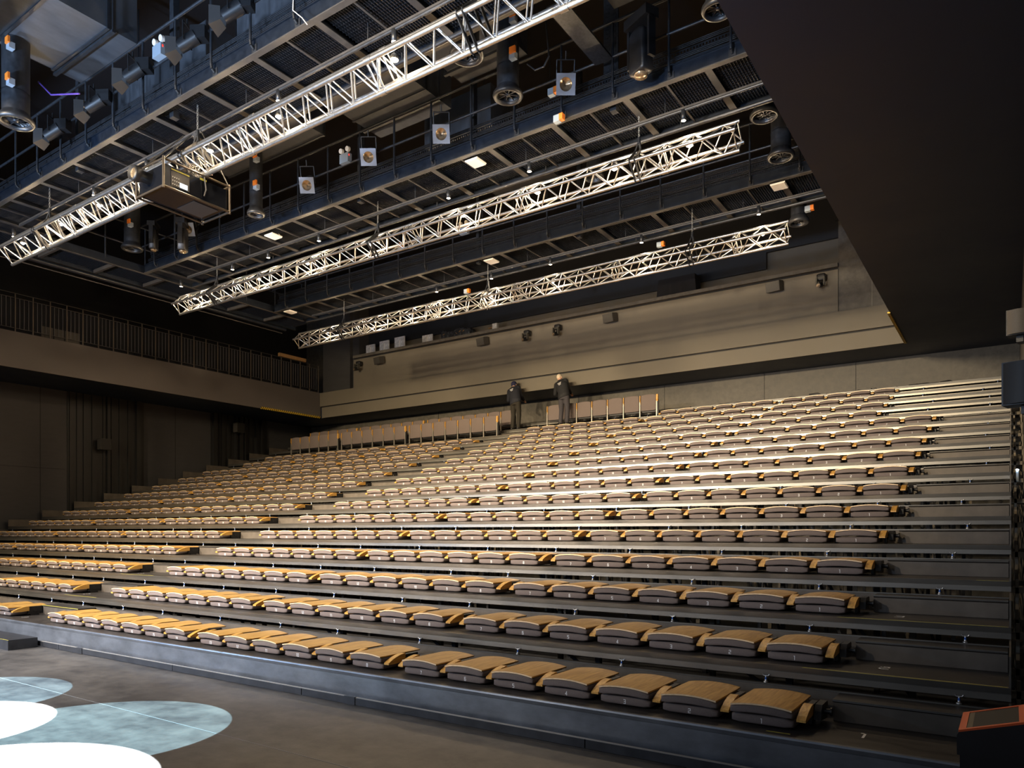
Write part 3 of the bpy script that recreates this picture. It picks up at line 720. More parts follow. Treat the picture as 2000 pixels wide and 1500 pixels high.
# spotlights
def spotlight(px,py,Y,kind,lab,rz=0,sc=1.0):
    p=onY(px,py,Y)
    t=thing('stage_spotlight',lab,'spotlight',tuple(p),'stage spotlights on the catwalks',rz); t.scale=(sc,)*3
    if kind=='frame': t.rotation_euler=(math.radians(26),0,rz)
    if kind=='frame':
        q=MB(); q.tube((0,.034,0),(0,.30,.05),.09,16,r2=.11); q.tube((0,.30,.05),(0,.42,.06),.11,14,r2=.07); q.build('lamp_body',M['black'],t)
        q=MB(); 
        n=20; vs=[];s=.13
        for i in range(n):
            a=2*PI*(i+.5)/n; vs.append((.085*math.cos(a),-.03,.085*math.sin(a)))
        for i in range(n):
            a=2*PI*(i+.5)/n; c,s_=math.cos(a),math.sin(a); m=max(abs(c),abs(s_)); vs.append((s*c/m,-.03,s*s_/m))
        q.poly(vs,[(i,(i+1)%n,n+(i+1)%n,n+i) for i in range(n)]); q.poly([(a,b+.004,c) for a,b,c in vs],[(i,(i+1)%n,n+(i+1)%n,n+i) for i in range(n)]); q.build('colour_frame',M['frame'],t)
        q=MB(); q.lathe([(0,.03),(.05,.015),(.085,-.015)],c=(0,0,0),n=20,axis='Y'); q.build('reflector',M['lens'],t)
    elif kind=='barn':
        q=MB(); q.tube((0,0,0),(0,.26,.14),.09,14,r2=.10); q.box(-.08,.08,.2,.42,.08,.26); q.build('lamp_body',M['black'],t)
        q=MB()
        for (a,b) in (((-.09,-.09),(.09,-.09)),((.09,-.09),(.09,.09)),((.09,.09),(-.09,.09)),((-.09,.09),(-.09,-.09))):
            q.poly([(a[0],0,a[1]),(b[0],0,b[1]),(b[0]*1.5,-.14,b[1]*1.5-.05),(a[0]*1.5,-.14,a[1]*1.5-.05)],[(0,1,2,3)])
        q.build('barn_door',M['barn'],t)
    else:
        q=MB(); q.poly(*slab(.26,-.09,.09,lambda x:-.25,lambda x:.25+arch(x,.03,.26),.03,8),smooth=True); q.build('moving_head',M['black'],t)
        q=MB(); q.box(-.2,-.165,-.05,.05,-.12,.36); q.box(.165,.2,-.05,.05,-.12,.36); q.box(-.2,.2,-.1,.1,.34,.46); q.build('yoke',M['black'],t)
        q=MB(); q.lathe([(0,-.285),(.07,-.28),(.08,-.25)],n=16); q.build('lens',M['lens'],t)
    if kind!='head':
        q=MB(); q.path([(-.12,.12,.03),(-.12,.12,.30),(.12,.12,.30),(.12,.12,.03)],.011,6); q.tube((0,.12,.30),(0,.12,.40),.012,6); q.build('yoke',M['black'],t)
for i,(px,py) in enumerate(((368,448),(600,362),(720,307),(862,262),(1105,165))):
    spotlight(px,py,9.35,'frame','spotlight with grey square colour frame, %s from the left'%ordn(i+1),math.radians(34),1.08)
for i,(px,py) in enumerate(((90,266),(170,212),(245,152),(350,92),(436,33))):
    spotlight(px,py,5.75,'barn','spotlight with barn doors on the nearest catwalk, %s from the left'%ordn(i+1),math.radians(-60),.95)
spotlight(1252,105,9.3,'head','large black moving-head light at the top right of the catwalk',math.radians(-25),1.15)
spotlight(357,470,9.2,'head','black moving-head light left of the projector',math.radians(-50),.95)
spotlight(300,470,9.2,'head','black moving-head light beside the left air nozzle',math.radians(-50),.85)
# emergency twin lamps
for px,py,Y,lab in ((312,98,5.95,'grey twin-head emergency light on the nearest catwalk'),(675,308,9.55,'grey twin-head emergency light left of centre behind the nearest truss'),(907,448,13.3,'grey twin-head emergency light behind the middle truss')):
    p=onY(px,py,Y); t=thing('emergency_light',lab,'emergency light',tuple(p),'twin-head emergency lights')
    q=MB(); q.box(-.11,.11,-.05,.05,-.11,.06); q.build('battery_box',M['grey'],t)
    for s_ in (-1,1):
        q=MB(); q.tube((s_*.085-.02,-.03,.14),(s_*.085-.02,.02,.15),.045,14); q.tube((s_*.03,0,.06),(s_*.07,0,.11),.01,6); q.build('lamp_head',M['ap'],t)
    q=MB(); q.box(.111,.114,-.03,-.01,.0,.03); q.build('status_led',M['redled'],t)
# white panels
for i,(px,py) in enumerate(((929,317),(534,461),(567,609),(960,510),(1522,363))):
    Y=(10.1,10.1,13.9,13.9,13.7)[i]; Z=ZC-.03
    p=onZ(px,py,Z); t=thing('wireless_panel','flat white square panel under the grating, %s'%('near the centre top','left of centre','at the far left corner','below the middle truss','at the right by the bulkhead')[i],'panel',(p.x,p.y,Z),'flat white panels under the catwalks')
    q=MB(); q.prismy([(-.13,-.008),(-.115,-.022),(.115,-.022),(.13,-.008),(.13,.008),(-.13,.008)],-.13,.13); q.build('panel_shell',M['ap'],t)
    q=MB(); q.path([(0,.1,.01),(.03,.16,.05),(-.02,.15,.1)],.006,6); q.build('cable',M['ap'],t)
# downlights on pipes
dls=[(770,68,0),(544,185,0),(287,322,0),(184,370,0),(27,450,0),(1335,225,1),(1034,328,1),(876,380,1),(623,467,1),(524,497,1),(454,522,1),(354,552,1),(1482,404,2),(1253,461,2),(1075,508,2),(960,533,2),(853,563,2)]
cnt={}
for px,py,ci in dls:
    Y=(6.05,9.66,13.45)[ci]+.5; p=onY(px,py,Y); cnt[ci]=cnt.get(ci,0)+1
    ztop=ZC-.16; h=.15
    t=thing('downlight','small cylinder downlight under the %s catwalk pipe, %s from the right'%(('nearest','middle','farthest')[ci],ordn(cnt[ci])),'downlight',(p.x,Y,ztop),'cylinder downlights under the catwalks')
    q=MB(); q.lathe([(0,0),(.035,0),(.035,-h),(.030,-h),(.028,-h+.02)],n=14); q.build('housing',M['blackmet'],t)
    q=MB(); q.lathe([(.034,-h-.001),(.0,-h-.004)],n=14); q.build('glowing_lens',M['bulbd'],t)
    if (px,ci)!=(0,0): spot('downlight_light',(p.x,Y,ztop-h-.01),(p.x,Y,0),14,(1,.82,.58),110,.6,.02)
# orange boxes scattered
for i,(px,py,Y) in enumerate(((1080,180,9.4),(1091,232,9.5),(912,569,14.6),(1290,478,14.6),(1580,408,14.6),(780,480,13.0))):
    p=onY(px,py,Y); t=thing('control_box','small grey and orange electrical control box, %s'%('beside the fifth framed spotlight','on the tray below the fifth framed spotlight','above the farthest truss, left of centre','above the farthest truss, right of centre','beside the bulkhead at the farthest truss','behind the middle truss, left of centre')[i],'control box',tuple(p),'orange and grey control boxes')
    q=MB(); q.box(-.07,.03,-.04,.04,-.05,.05); q.build('box_body',M['grey'],t)
    q=MB(); q.box(.03,.09,-.045,.035,-.04,.05); q.build('orange_cover',M['orange'],t)
# dark plate beam & diagonal grille tray at top right
q=MB(); a=onY(1085,8,8.2); b=onY(1180,120,9.6); q.bar((0,0,0),tuple(b-a),.28,.03)
o=q.build('cable_ladder',M['tray'],None,tuple(a)); tag(o,'wide perforated cable ladder sloping down at top right','cable ladder')
q=MB(); q.box(-.12,.12,0,.02,0,3.0); p=onY(1193,195,9.85)
for i in range(46):
    for j in range(2): q.box(-.09+j*.1,-.02+j*.1,-.004,0,.05+i*.063,.085+i*.063)
o=q.build('vertical_cable_ladder',M['tray'],None,tuple(p)); tag(o,'vertical perforated cable ladder rising at top right','cable ladder')
# hanging cables
for i,(pts,m,lab) in enumerate(((((1066,40),(1072,110),(1062,130),(1045,137),(1030,125)),'cable','black cable looping beside the hanging air nozzle'),(((75,160),(100,185),(155,183)),'purple','purple cable at the top left beside the air nozzle'),(((573,0),(572,20),(590,35),(600,48)),'ap','pale cable dangling from the nearest catwalk'))):
    Y=(8.9,5.2,5.9)[i]; P=[onY(x,y,Y) for x,y in pts]; q=MB(); q.path([tuple(p-P[0]) for p in P],.012 if i<2 else .006,6)
    o=q.build('hanging_cable',M[m],None,tuple(P[0])); tag(o,lab,'cable')

# ================================================================ PROJECTOR
pc=onY(414,374,6.38)
corner=onY(382,380,6.0)
t=thing('projector','large black frame-mounted projector hanging from the nearest truss','projector',(-10.15,6.25,6.62))
PW,PD,PH=.70,1.05,.36     # along x, y, z
q=MB(); q.box(-PW/2+.03,PW/2-.03,-PD/2+.03,PD/2-.03,-PH/2+.02,PH/2-.03); q.build('projector_body',M['gloss'],t)
q=MB()
for sx in (-1,1):
    for sy in (-1,1): q.tube((sx*PW/2,sy*PD/2,-PH/2-.03),(sx*PW/2,sy*PD/2,PH/2+.05),.018,8)
for z in (-PH/2,PH/2+.02):
    for s_ in (-1,1):
        q.tube((-PW/2,s_*PD/2,z),(PW/2,s_*PD/2,z),.016,8); q.tube((s_*PW/2,-PD/2,z),(s_*PW/2,PD/2,z),.016,8)
q.build('cage_frame',mat('bronze_black_tube',(.12,.10,.08),.3,metal=.7),t)
q=MB(); q.lathe([(0,-.20),(.075,-.20),(.10,-.24),(.11,-.2),(.105,-.12),(.08,-.1),(.08,.04)],c=(-.05,-PD/2,.02),n=20,axis='Y'); q.build('projection_lens',M['black'],t)
q=MB(); q.lathe([(0,-.205),(.07,-.21)],c=(-.05,-PD/2,.02),n=20,axis='Y'); q.build('lens_glass',M['lens'],t)
q=MB(); q.box(PW/2-.029,PW/2-.022,-.40,-.12,-.12,.13); q.build('control_panel',M['black'],t)
q=MB(); q.box(PW/2-.021,PW/2-.018,-.27,-.15,-.11,-.04); q.build('display',M['screen'],t)
q=MB(); q.box(PW/2-.021,PW/2-.018,-.40,-.12,.10,.115); q.box(PW/2-.021,PW/2-.016,.05,.15,.13,.16); q.build('yellow_label',M['yellow'],t)
q=MB()
for i in range(12): q.box(PW/2-.021,PW/2-.018,-.38+(i%4)*.03,-.37+(i%4)*.03,-.1+(i//4)*.05,-.09+(i//4)*.05)
q.build('buttons',M['white'],t)
q=MB(); q.box(-.22,.22,.02,.42,-PH/2+.012,-PH/2+.016); q.build('bottom_cover',M['barn'],t)
q=MB()
for i in range(9):
    q.path([(PW/2+random.uniform(-.1,.05),random.uniform(.0,.2),PH/2+.02),(PW/2+random.uniform(-.2,.1),random.uniform(-.1,.3),PH/2+random.uniform(.1,.25)),(random.uniform(-.1,.3),random.uniform(-.1,.3),PH/2+.3)],.007,5)
q.path([(PW/2+.01,.10,PH/2),(PW/2+.02,.12,.0),(PW/2,.1,-.1)],.012,5)
q.build('cable_bundle',mat('cable_sheen',(.08,.07,.06),.35),t)
q=MB()
for (a,b) in (((-PW/2,-PD/2,PH/2),(-.1,.05,.9)),((PW/2-.1,-PD/2,PH/2),(.0,.1,.9)),((PW/2,PD/2,PH/2),(.1,.2,1.0)),((-PW/2,PD/2,PH/2),(-.05,.2,1.0))): q.bar(a,b,.045,.01)
q.build('hanging_straps',M['strap'],t)

# ================================================================ GALLERY RAILING
t=thing('gallery_railing','dark baluster railing along the left gallery','railing',(-21.8,0,6.93))
yy=-1.0; i=0; posts=[]
ys=[]
y=18.9
while y>7.9: ys.append(y); y-=.107
bal=MB(); bal.box(-.008,.008,-.006,.006,.06,.86); BM_=finish(bal.mesh('baluster',mat('dark_baluster',(.11,.11,.12),.4,metal=.3)))
pst=MB(); pst.box(-.012,.012,-.012,.012,-.05,.98); PM_=finish(pst.mesh('railing_post',mat('bronze_post',(.13,.11,.09),.4,metal=.4)))
for i,y in enumerate(ys):
    if i%4==0: link('post',PM_,t,(0,y,0))
    else: link('baluster',BM_,t,(0,y,0))
for z,h in ((.98,.012),(.86,.012),(.06,.012)):
    q=MB(); q.box(-.012,.012,4.4,18.95,z,z+h); q.build('top_rail' if z>.9 else 'rail',mat('rail_%d'%int(z*100),(.075,.07,.065),.4,metal=.4),t)
q=MB()
yv=4.5
vs=[];fs=[]
n=200
for i in range(n+1):
    y=4.5+i*(14.4/n); x=-.12+.018*math.sin(y*23)+.01*math.sin(y*61)
    vs+=[(x,y,.0),(x,y,.9)]
fs=[(2*i,2*i+1,2*i+3,2*i+2) for i in range(n)]
q.poly(vs,fs,True); o=q.build('black_drape',M['curtain'],None,(-21.8,0,6.93)); tag(o,'black fabric drape hung behind the left gallery railing','drape')
o=box_obj('floor_board',(-.05,.0,9.3,10.3,0,.33),M['spk'],None,(-21.9,0,6.9)); tag(o,'dark board leaning at the base of the left gallery railing','board')
o=box_obj('plywood_board',(0,.1,0,1.2,0,.12),M['woodboard'],None,(-22.0,17.2,7.98)); tag(o,'plywood board lying on the left gallery rail near the corner','board')

# ================================================================ REAR GALLERY EQUIPMENT
def wall_speaker(px,py,w,h,lab,Y=18.9,dz=0,m=None):
    p=onY(px,py,Y); t=thing('wall_speaker',lab,'speaker',tuple(p),'small speakers on the rear gallery parapet',math.radians(-12)); t.rotation_euler=(math.radians(12),0,math.radians(-12))
    q=MB(); q.prismy([(-w/2,-h/2),(w/2,-h/2),(w/2,h/2),(-w/2,h/2)],-.12,.10); q.build('cabinet',M['spk'],t)
    q=MB(); q.box(-w/2+.01,w/2-.01,-.128,-.121,-h/2+.01,h/2-.01); q.build('grille',m or M['spk'],t)
    q=MB(); q.box(-.03,.03,.10,.18,-.05,.05); q.build('bracket',M['black'],t)
for px,py,lab in ((741,704,'small dark speaker at the left end of the rear parapet'),(943,667,'small dark speaker left of the two centre moving heads on the parapet'),(1192,621,'small taupe speaker right of the centre moving heads on the parapet'),(1513,560,'small dark speaker near the right end of the rear parapet')):
    wall_speaker(px,py,.36,.24,lab)
for i,(px,py) in enumerate(((698,714),(1027,655),(1087,644),(1603,547))):
    p=onY(px,py,18.82); t=thing('moving_head','black moving-head light on the rear parapet, %s from the left'%ordn(i+1),'moving light',tuple(p),'moving-head lights on the rear parapet')
    q=MB(); q.poly(*slab(.2,-.0,.18,lambda x:.0,lambda x:.17,.03,6),smooth=True); q.build('base',M['black'],t)
    q=MB(); q.box(-.1,-.07,-.08,.03,-.14,.06); q.box(.07,.1,-.08,.03,-.14,.06); q.box(-.1,.1,-.03,.03,.03,.06); q.build('yoke',mat('worn_black_metal',(.09,.085,.07),.3,metal=.4),t)
    q=MB(); q.tube((0,.04,-.10),(-.03,-.13,-.16),.065,14,r2=.055); q.build('head',M['black'],t)
    q=MB(); q.tube((-.03,-.13,-.16),(-.032,-.14,-.163),.045,12); q.build('lens',M['lens'],t)
# foil-wrapped panels, wrapped desk, screen etc standing on the parapet
for i,(px,py,w,h) in enumerate(((724,682,.44,.32),(751,676,.46,.38),(781,669,.48,.40),(835,661,.46,.24))):
    p=onY(px,py,19.45); t=thing('silver_panel','silver rectangular lamp panel on the rear parapet, %s from the left'%ordn(i+1),'panel',tuple(p),'silver panels on the rear parapet')
    q=MB(); q.box(-w/2,w/2,-.02,.02,-h/2,h/2); q.build('panel_face',M['foil'],t)
    q=MB(); q.box(-.015,.015,-.03,-.02,-h/2,h/2*.5); q.build('support_strip',M['ap'],t)
    q=MB(); q.box(-.02,.02,-.01,.2,-h/2-.6,-h/2+.02); q.build('stand',M['black'],t)
p=onY(895,650,19.5); t=thing('wrapped_equipment','long equipment wrapped in dark plastic on the rear parapet','equipment',tuple(p))
q=MB(); q.poly(*slab(1.25,-.2,.2,lambda x:-.14-.1,lambda x:.09+.03*math.sin(x*9),.06,14),smooth=True); q.build('plastic_cover',mat('dark_plastic_wrap',(.035,.038,.045),.25,var=.5,scale=9,bump=.6),t)
q=MB()
for x,a in ((-.5,.3),(.05,-.5),(.2,.5),(.35,.4)): q.bar((x,-.205,-.05),(x+.07*math.cos(a),-.205,-.05+.09*math.sin(a)),.03,.01)
q.build('tape_strip',M['woodboard'],t)
p=onY(968,638,19.4); t=thing('small_monitor_stand','small silver light on a bracket at the rear parapet','light',tuple(p))
q=MB(); q.box(-.1,.08,-.05,.05,-.12,.10); q.build('body',M['foil'],t); q=MB(); q.bar((-.1,0,.0),(-.35,.1,.02),.03,.03); q.build('arm',M['woodboard'],t)
q=MB(); q.box(-.12,-.02,-.06,.06,-.26,-.1); q.build('base',M['black'],t)
p=onY(1326,560,19.3); t=thing('draped_table','box draped in black gauze on the rear parapet','table',tuple(p))
q=MB(); vs=[]; n=40
for z,o_ in ((.22,0.0),(-.30,.05)):
    for i in range(n):
        a=2*PI*i/n; c,s_=math.cos(a),math.sin(a); m_=max(abs(c),abs(s_)); f=1+ .02*math.sin(i*2.2)*(1 if z<0 else 0)
        vs.append(((.52+o_)*c/m_*f,(.2+o_)*s_/m_*f,z))
q.poly(vs,[(i,(i+1)%n,n+(i+1)%n,n+i) for i in range(n)]+[tuple(range(n))]); q.build('gauze_cover',M['curtain'],t,fix=True)
q=MB(); q.box(-.5,.5,-.18,.18,-.30,.20); q.build('table_box',M['black'],t)
# left gallery speakers on ribbed panels
for px,py,lab in ((203,868,'black speaker on the wider ribbed wall panel at left'),(466,836,'black speaker on the ribbed wall panel nearer the corner')):
    p=onX(px,py,-23.78); t=thing('side_speaker',lab,'speaker',tuple(p),'speakers on the left wall')
    q=MB(); q.box(-.1,.14,-.16,.16,-.17,.17); q.build('cabinet',M['spk'],t)
    q=MB(); q.box(.141,.15,-.15,.15,-.16,.16); q.build('grille',M['grille'],t)
    q=MB(); q.box(-.17,-.1,-.06,.06,-.2,.0); q.build('bracket',M['black'],t)
# right wall speakers
def big_speaker(x,y,z,w,h,dpt,rz,lab,m):
    t=thing('loudspeaker',lab,'speaker',(x,y,z),'loudspeakers on the right wall',rz)
    q=MB(); q.prismy([(-w/2,-h/2),(w/2,-h/2),(w/2,h/2),(-w/2,h/2)],0,dpt); q.build('cabinet',M['black'],t)
    # bowed grille
    n=10; q=MB(); vs=[]
    for i in range(n+1):
        a=-1+2*i/n; xx=a*w*.46; yy=-.035*(1-a*a)
        vs+=[(xx,yy,-h*.475),(xx,yy,h*.475)]
    q.poly(vs,[(2*i,2*i+2,2*i+3,2*i+1) for i in range(n)],True)
    q.poly([v for v in vs[0::2]],[tuple(range(n+1))]); q.poly([v for v in vs[1::2]],[tuple(range(n+1))]); q.build('grille',m,t)
    q=MB(); q.box(-.03,.03,dpt*.5,dpt+.05,-h/2-.06,-h/2); q.box(-.025,.025,dpt,dpt+.1,-.1,.1); q.build('bracket',M['black'],t)
def spk_at(pxl,py0,py1,Y,w,rz,lab,m):
    top=onY(pxl,py0,Y); bot=onY(pxl,py1,Y); a=math.radians(rz)
    big_speaker(top.x+w/2*math.cos(a),Y+w/2*math.sin(a),(top.z+bot.z)/2,w,top.z-bot.z,.16,a,lab,m)
spk_at(1956,709,793,6.4,.26,-14,'large black loudspeaker at the right edge in front of the top rows',M['grille'])
spk_at(1965,607,656,8.8,.20,-10,'small taupe loudspeaker high at the right edge',mat('taupe_grille',(.13,.11,.085),.6,var=.25,scale=200))
# small blue-white light by the right edge
p=onY(1987,918,10.5); t=thing('indicator_lamp','tiny blue-white lamp shining by the right wall','lamp',(p.x,10.5,p.z))
q=MB(); q.ball((0,0,0),.014,8); q.build('bulb',M['led'],t)
q=MB(); q.box(-.012,.012,.0,.02,-.14,-.005); q.build('lamp_stem',M['grey'],t)
# steel lattice columns along the right end of the platforms
q=MB()
for k in range(1,17):
    y,z=rowY(k),rowZ(k)
    q.box(.03,.055,y+.3,y+.34,0,z); q.box(.0,.14,y+.3,y+.34,z-.12,z-.07); q.box(.0,.14,y+.3,y+.34,z-.4 if k>2 else .05,z-.35 if k>2 else .1)
    q.box(.13,.15,y+.3,y+.34,0,z+.1)
o=q.build('steel_scaffold',M['post'],None); tag(o,'steel scaffold of uprights along the right side of the platforms','scaffold')

# ================================================================ LECTERN-LIKE STAND
SY=3.55; c=onY(1872,1427,SY); cr=onY(2004,1411.5,SY)
Wd=cr.x-c.x; rise=cr.z-c.z; Dp=.36
t=thing('reading_stand','black stand with an orange-edged sloping glossy top at the lower right corner','stand',(c.x,SY,0)); zt=c.z
q=MB(); q.box(.004,Wd-.004,.012,Dp-.01,0,zt-.10); q.build('stand_body',M['hi'],t)
q=MB(); q.prismy([(-.006,zt-.10),(Wd,zt-.10),(Wd,zt+rise-.006),(0,zt-.006),(-.006,zt-.02)],0,Dp); q.build('stand_head',M['hi'],t)
def slope(q,x0,x1,y0,y1,h,lo=-.006):
    z=lambda x: zt+rise*x/Wd
    q.poly([(x0,y0,z(x0)+h),(x1,y0,z(x1)+h),(x1,y1,z(x1)+h),(x0,y1,z(x0)+h),(x0,y0,z(x0)+lo),(x1,y0,z(x1)+lo),(x1,y1,z(x1)+lo),(x0,y1,z(x0)+lo)],
           [(0,1,2,3),(0,4,5,1),(1,5,6,2),(2,6,7,3),(3,7,4,0)])
q=MB(); slope(q,0,.026,0,Dp,.003); slope(q,Wd-.022,Wd,0,Dp,.003); slope(q,.026,Wd-.022,0,.022,.003); slope(q,.026,Wd-.022,Dp-.02,Dp,.003); q.build('orange_rim',M['orangeframe'],t)
q=MB(); slope(q,.026,.048,.022,Dp-.02,.0005); q.build('inner_border',M['inset'],t)
q=MB(); slope(q,.048,Wd-.022,.022,Dp-.02,.0); q.build('glossy_panel',M['groove'],t)
q=MB(); q.path([(.13,.006,zt-.42),(.13,-.006,zt-.25),(.135,-.008,zt-.235),(.24,-.008,zt-.235),(.245,-.006,zt-.25),(.245,.006,zt-.42)],.003,6); q.build('pull_handle',M['chain'],t)

# ================================================================ PEOPLE
def organic(name,build,m,parent,vox=.012,smooth=4):
    """one continuous surface grown from overlapping limbs"""
    q=MB(); build(q); me=q.mesh(name,m); o=bpy.data.objects.new(name,me); C.objects.link(o)
    r=o.modifiers.new('r','REMESH'); r.mode='VOXEL'; r.voxel_size=vox; r.use_smooth_shade=True
    if smooth:
        sm=o.modifiers.new('s','SMOOTH'); sm.iterations=smooth; sm.factor=.5
    dg=bpy.context.evaluated_depsgraph_get(); nm=bpy.data.meshes.new_from_object(o.evaluated_get(dg))
    nm.materials.clear(); nm.materials.append(m)
    for p in nm.polygons: p.use_smooth=True; p.material_index=0
    bpy.data.objects.remove(o); bpy.data.meshes.remove(me)
    return link(name,nm,parent)
def limb(q,pts,n=12):
    for k_ in range(len(pts)-1):
        (a,ra),(b,rb)=pts[k_],pts[k_+1]; q.tube(a,b,ra,n,r2=rb)
    for a,r in pts: q.ball(a,r*1.0,n)
def loft(q,rings,n=18):
    """rings: (centre, half width, half depth, side axis, depth axis)"""
    vs=[]
    for c,w_,d_,ax,ay in rings:
        for i in range(n):
            t_=2*PI*i/n; vs.append(c+ax*(w_*math.cos(t_))+ay*(d_*math.sin(t_)))
    m_=len(rings)
    q.poly(vs,[(j*n+i,j*n+(i+1)%n,(j+1)*n+(i+1)%n,(j+1)*n+i) for j in range(m_-1) for i in range(n)]+[tuple(range(n))[::-1],tuple(range((m_-1)*n,m_*n))],True)
def person(label,loc,rz,lean,side,headturn,J,T,hairm,cap,scale):
    """standing figure seen from behind (facing +y), bending forward by lean, tilting sideways by side"""
    t=thing('person',label,'person',loc,None,rz); t.scale=(scale,)*3
    def dirv(a): return Vector((side*min(1,abs(a)*2.2),math.sin(a),math.cos(a))).normalized()
    hip=Vector((0,0,.90)); u1=dirv(lean*.6); u2=dirv(lean); u3=dirv(lean*1.35)
    w1=hip+u1*.14; ch=w1+u2*.20; sh=ch+u3*.15; nk=sh+u3*.07; uh=Vector((headturn*.45,math.sin(lean*1.5),math.cos(lean*1.5))).normalized(); hd=nk+uh*.13
    ax=Vector((1,0,-side*.5)).normalized()
    def ay(u): return u.cross(ax).normalized()*-1
    tor=[(hip+Vector((0,0,-.08)),.165,.12),(hip,.168,.122),(w1,.158,.112),(ch,.178,.122),(sh-u3*.02,.170,.105),(sh+u3*.035,.10,.075)]
    us=[Vector((0,0,1)),u1,u1,u2,u3,u3]
    arms=[];legs=[]
    for s_ in (-1,1):
        a=sh+ax*s_*.165-u3*.02; e=a+Vector((s_*.075,.05,-.255)); w_=e+Vector((-s_*.05,.215,-.075)); p=w_+Vector((-s_*.02,.065,-.02)); arms.append((a,e,w_,p,s_))
        lh=Vector((s_*.085,0,.84)); kn=Vector((s_*.105,.035,.47)); an=Vector((s_*.112,-.01,.09)); legs.append((lh,kn,an,s_))
    def b_body(q):
        loft(q,[(c,a*.86,b*.84,ax,ay(u)) for (c,a,b),u in zip(tor,us)])
        limb(q,[(sh,.06),(nk,.052),(nk+uh*.06,.054)])
        q.ball(hd+uh*.02,.088,18,sc=(.86,1.03,1.16)); q.ball(hd+Vector((0,.03,-.05)),.058,14)
        q.tube(hd+Vector((0,.07,-.005)),hd+Vector((0,.108,-.035)),.011,8,r2=.017)
        for s_ in (-1,1): q.ball(hd+ax*s_*.080+Vector((0,0,-.005)),.026,10,sc=(.45,.7,1.15))
        for (a,e,w_,p,s_) in arms:
            limb(q,[(a,.050),(a.lerp(e,.5),.046),(e,.038),(e.lerp(w_,.4),.038),(w_,.027)])
            q.obox(Matrix.Translation(w_.lerp(p,.6)),.078,.085,.026); limb(q,[(w_,.025),(p,.022)])
            for ox,L in ((-.030,.066),(-.010,.078),(.010,.073),(.030,.056)):
                k0=p+Vector((ox,.03,-.004)); k1=k0+Vector((0,L*.5,-.016)); k2=k1+Vector((0,L*.3,-.03)); limb(q,[(p+Vector((ox*.8,0,0)),.0105),(k0,.0105),(k1,.0098),(k2,.009)],8)
            th=w_+Vector((-s_*.035,.03,-.012)); limb(q,[(w_+Vector((-s_*.02,.01,0)),.014),(th,.012),(th+Vector((-s_*.016,.03,-.012)),.011)],8)
        for (lh,kn,an,s_) in legs:
            limb(q,[(lh,.085),(lh.lerp(kn,.5),.072),(kn,.055),(kn.lerp(an,.35),.056),(an,.036)]); limb(q,[(an,.036),(an+Vector((0,-.02,-.045)),.034),(an+Vector((s_*.015,.15,-.06)),.026)])
    organic('body',b_body,M['skin'],t,.0085,1)
    q=MB()
    for s_ in (-1,1): q.ball(hd+ax*s_*.030+Vector((0,.083,.012)),.010,8)
    q.build('eyes',M['white'],t)
    q=MB(); q.bar(hd+Vector((-.022,.089,-.058)),hd+Vector((.022,.089,-.058)),.008,.006); q.build('mouth',mat('lips',(.4,.16,.13),.6),t)
    c=hd+uh*.040-Vector((0,.010,0))
    if cap:
        q=MB(); q.ball(c,.105,18,sc=(.90,1.04,1.02)); q.build('beanie',M['cap'],t)
    else:
        q=MB(); q.ball(c,.094,18,sc=(.90,1.04,1.03)); q.build('cropped_hair',M['hair'],t)
    def b_jacket(q):
        loft(q,[(c,a*1.10+.012,b*1.12+.012,ax,ay(u)) for (c,a,b),u in zip(tor,us)]+[(nk+u3*.02,.070,.066,ax,ay(u3))])
        for (a,e,w_,p,s_) in arms: limb(q,[(a,.084),(a.lerp(e,.5),.072),(e,.064),(e.lerp(w_,.5),.055),(w_,.043)])
        limb(q,[(sh+ax*-.15,.075),(sh+u3*.01,.085),(sh+ax*.15,.075)])
    organic('jacket',b_jacket,J,t,.012,5)
    def b_tr(q):
        loft(q,[(hip+Vector((0,0,-.13)),.165,.125,Vector((1,0,0)),Vector((0,1,0))),(hip,.178,.134,Vector((1,0,0)),Vector((0,1,0))),(hip+u1*.06,.168,.125,ax,ay(u1))])
        for (lh,kn,an,s_) in legs:
            limb(q,[(lh,.102),(lh.lerp(kn,.45),.090),(kn,.073),(kn.lerp(an,.5),.068),(an+Vector((0,0,-.01)),.062)])
            q.ball(kn.lerp(lh,.35)+Vector((s_*.065,0,0)),.05,10,sc=(.5,.9,1.4))
    organic('trousers',b_tr,T,t,.012,5)
    for (lh,kn,an,s_) in legs:
        organic('shoe',lambda q: limb(q,[(an+Vector((0,-.035,-.04)),.045),(an+Vector((0,.03,-.035)),.050),(an+Vector((s_*.015,.14,-.052)),.038)]),M['shoe'],t,.01,2)
    q=MB(); d_=-ay(u2) if ay(u2).y>0 else ay(u2); base=ch-u2*.015+ax*.015+d_*.150
    for i in range(4): q.bar(base+ax*(-.075+.012*i)+u2*(.05-.024*i),base+ax*(.06-.01*i)+u2*(.060-.024*i),.006,.010,up=(0,1,0))
    q.build('back_print',M['white'],t)
    return t
z16=rowZ(16)
p1=onY(1007,820,18.45); p2=onY(1102,815,18.42)
person('person in dark navy jacket and beanie bending forward in the centre aisle',(p1.x,18.45,z16),math.radians(0),.42,-.50,-.55,M['jacket2'],M['trouser2'],None,True,.98)
person('person with cropped pale hair in black jacket and grey trousers leaning over the chairs',(p2.x,18.40,z16),math.radians(0),.30,-.62,-1.0,M['jacket'],M['trouser'],M['hair'],False,.96)

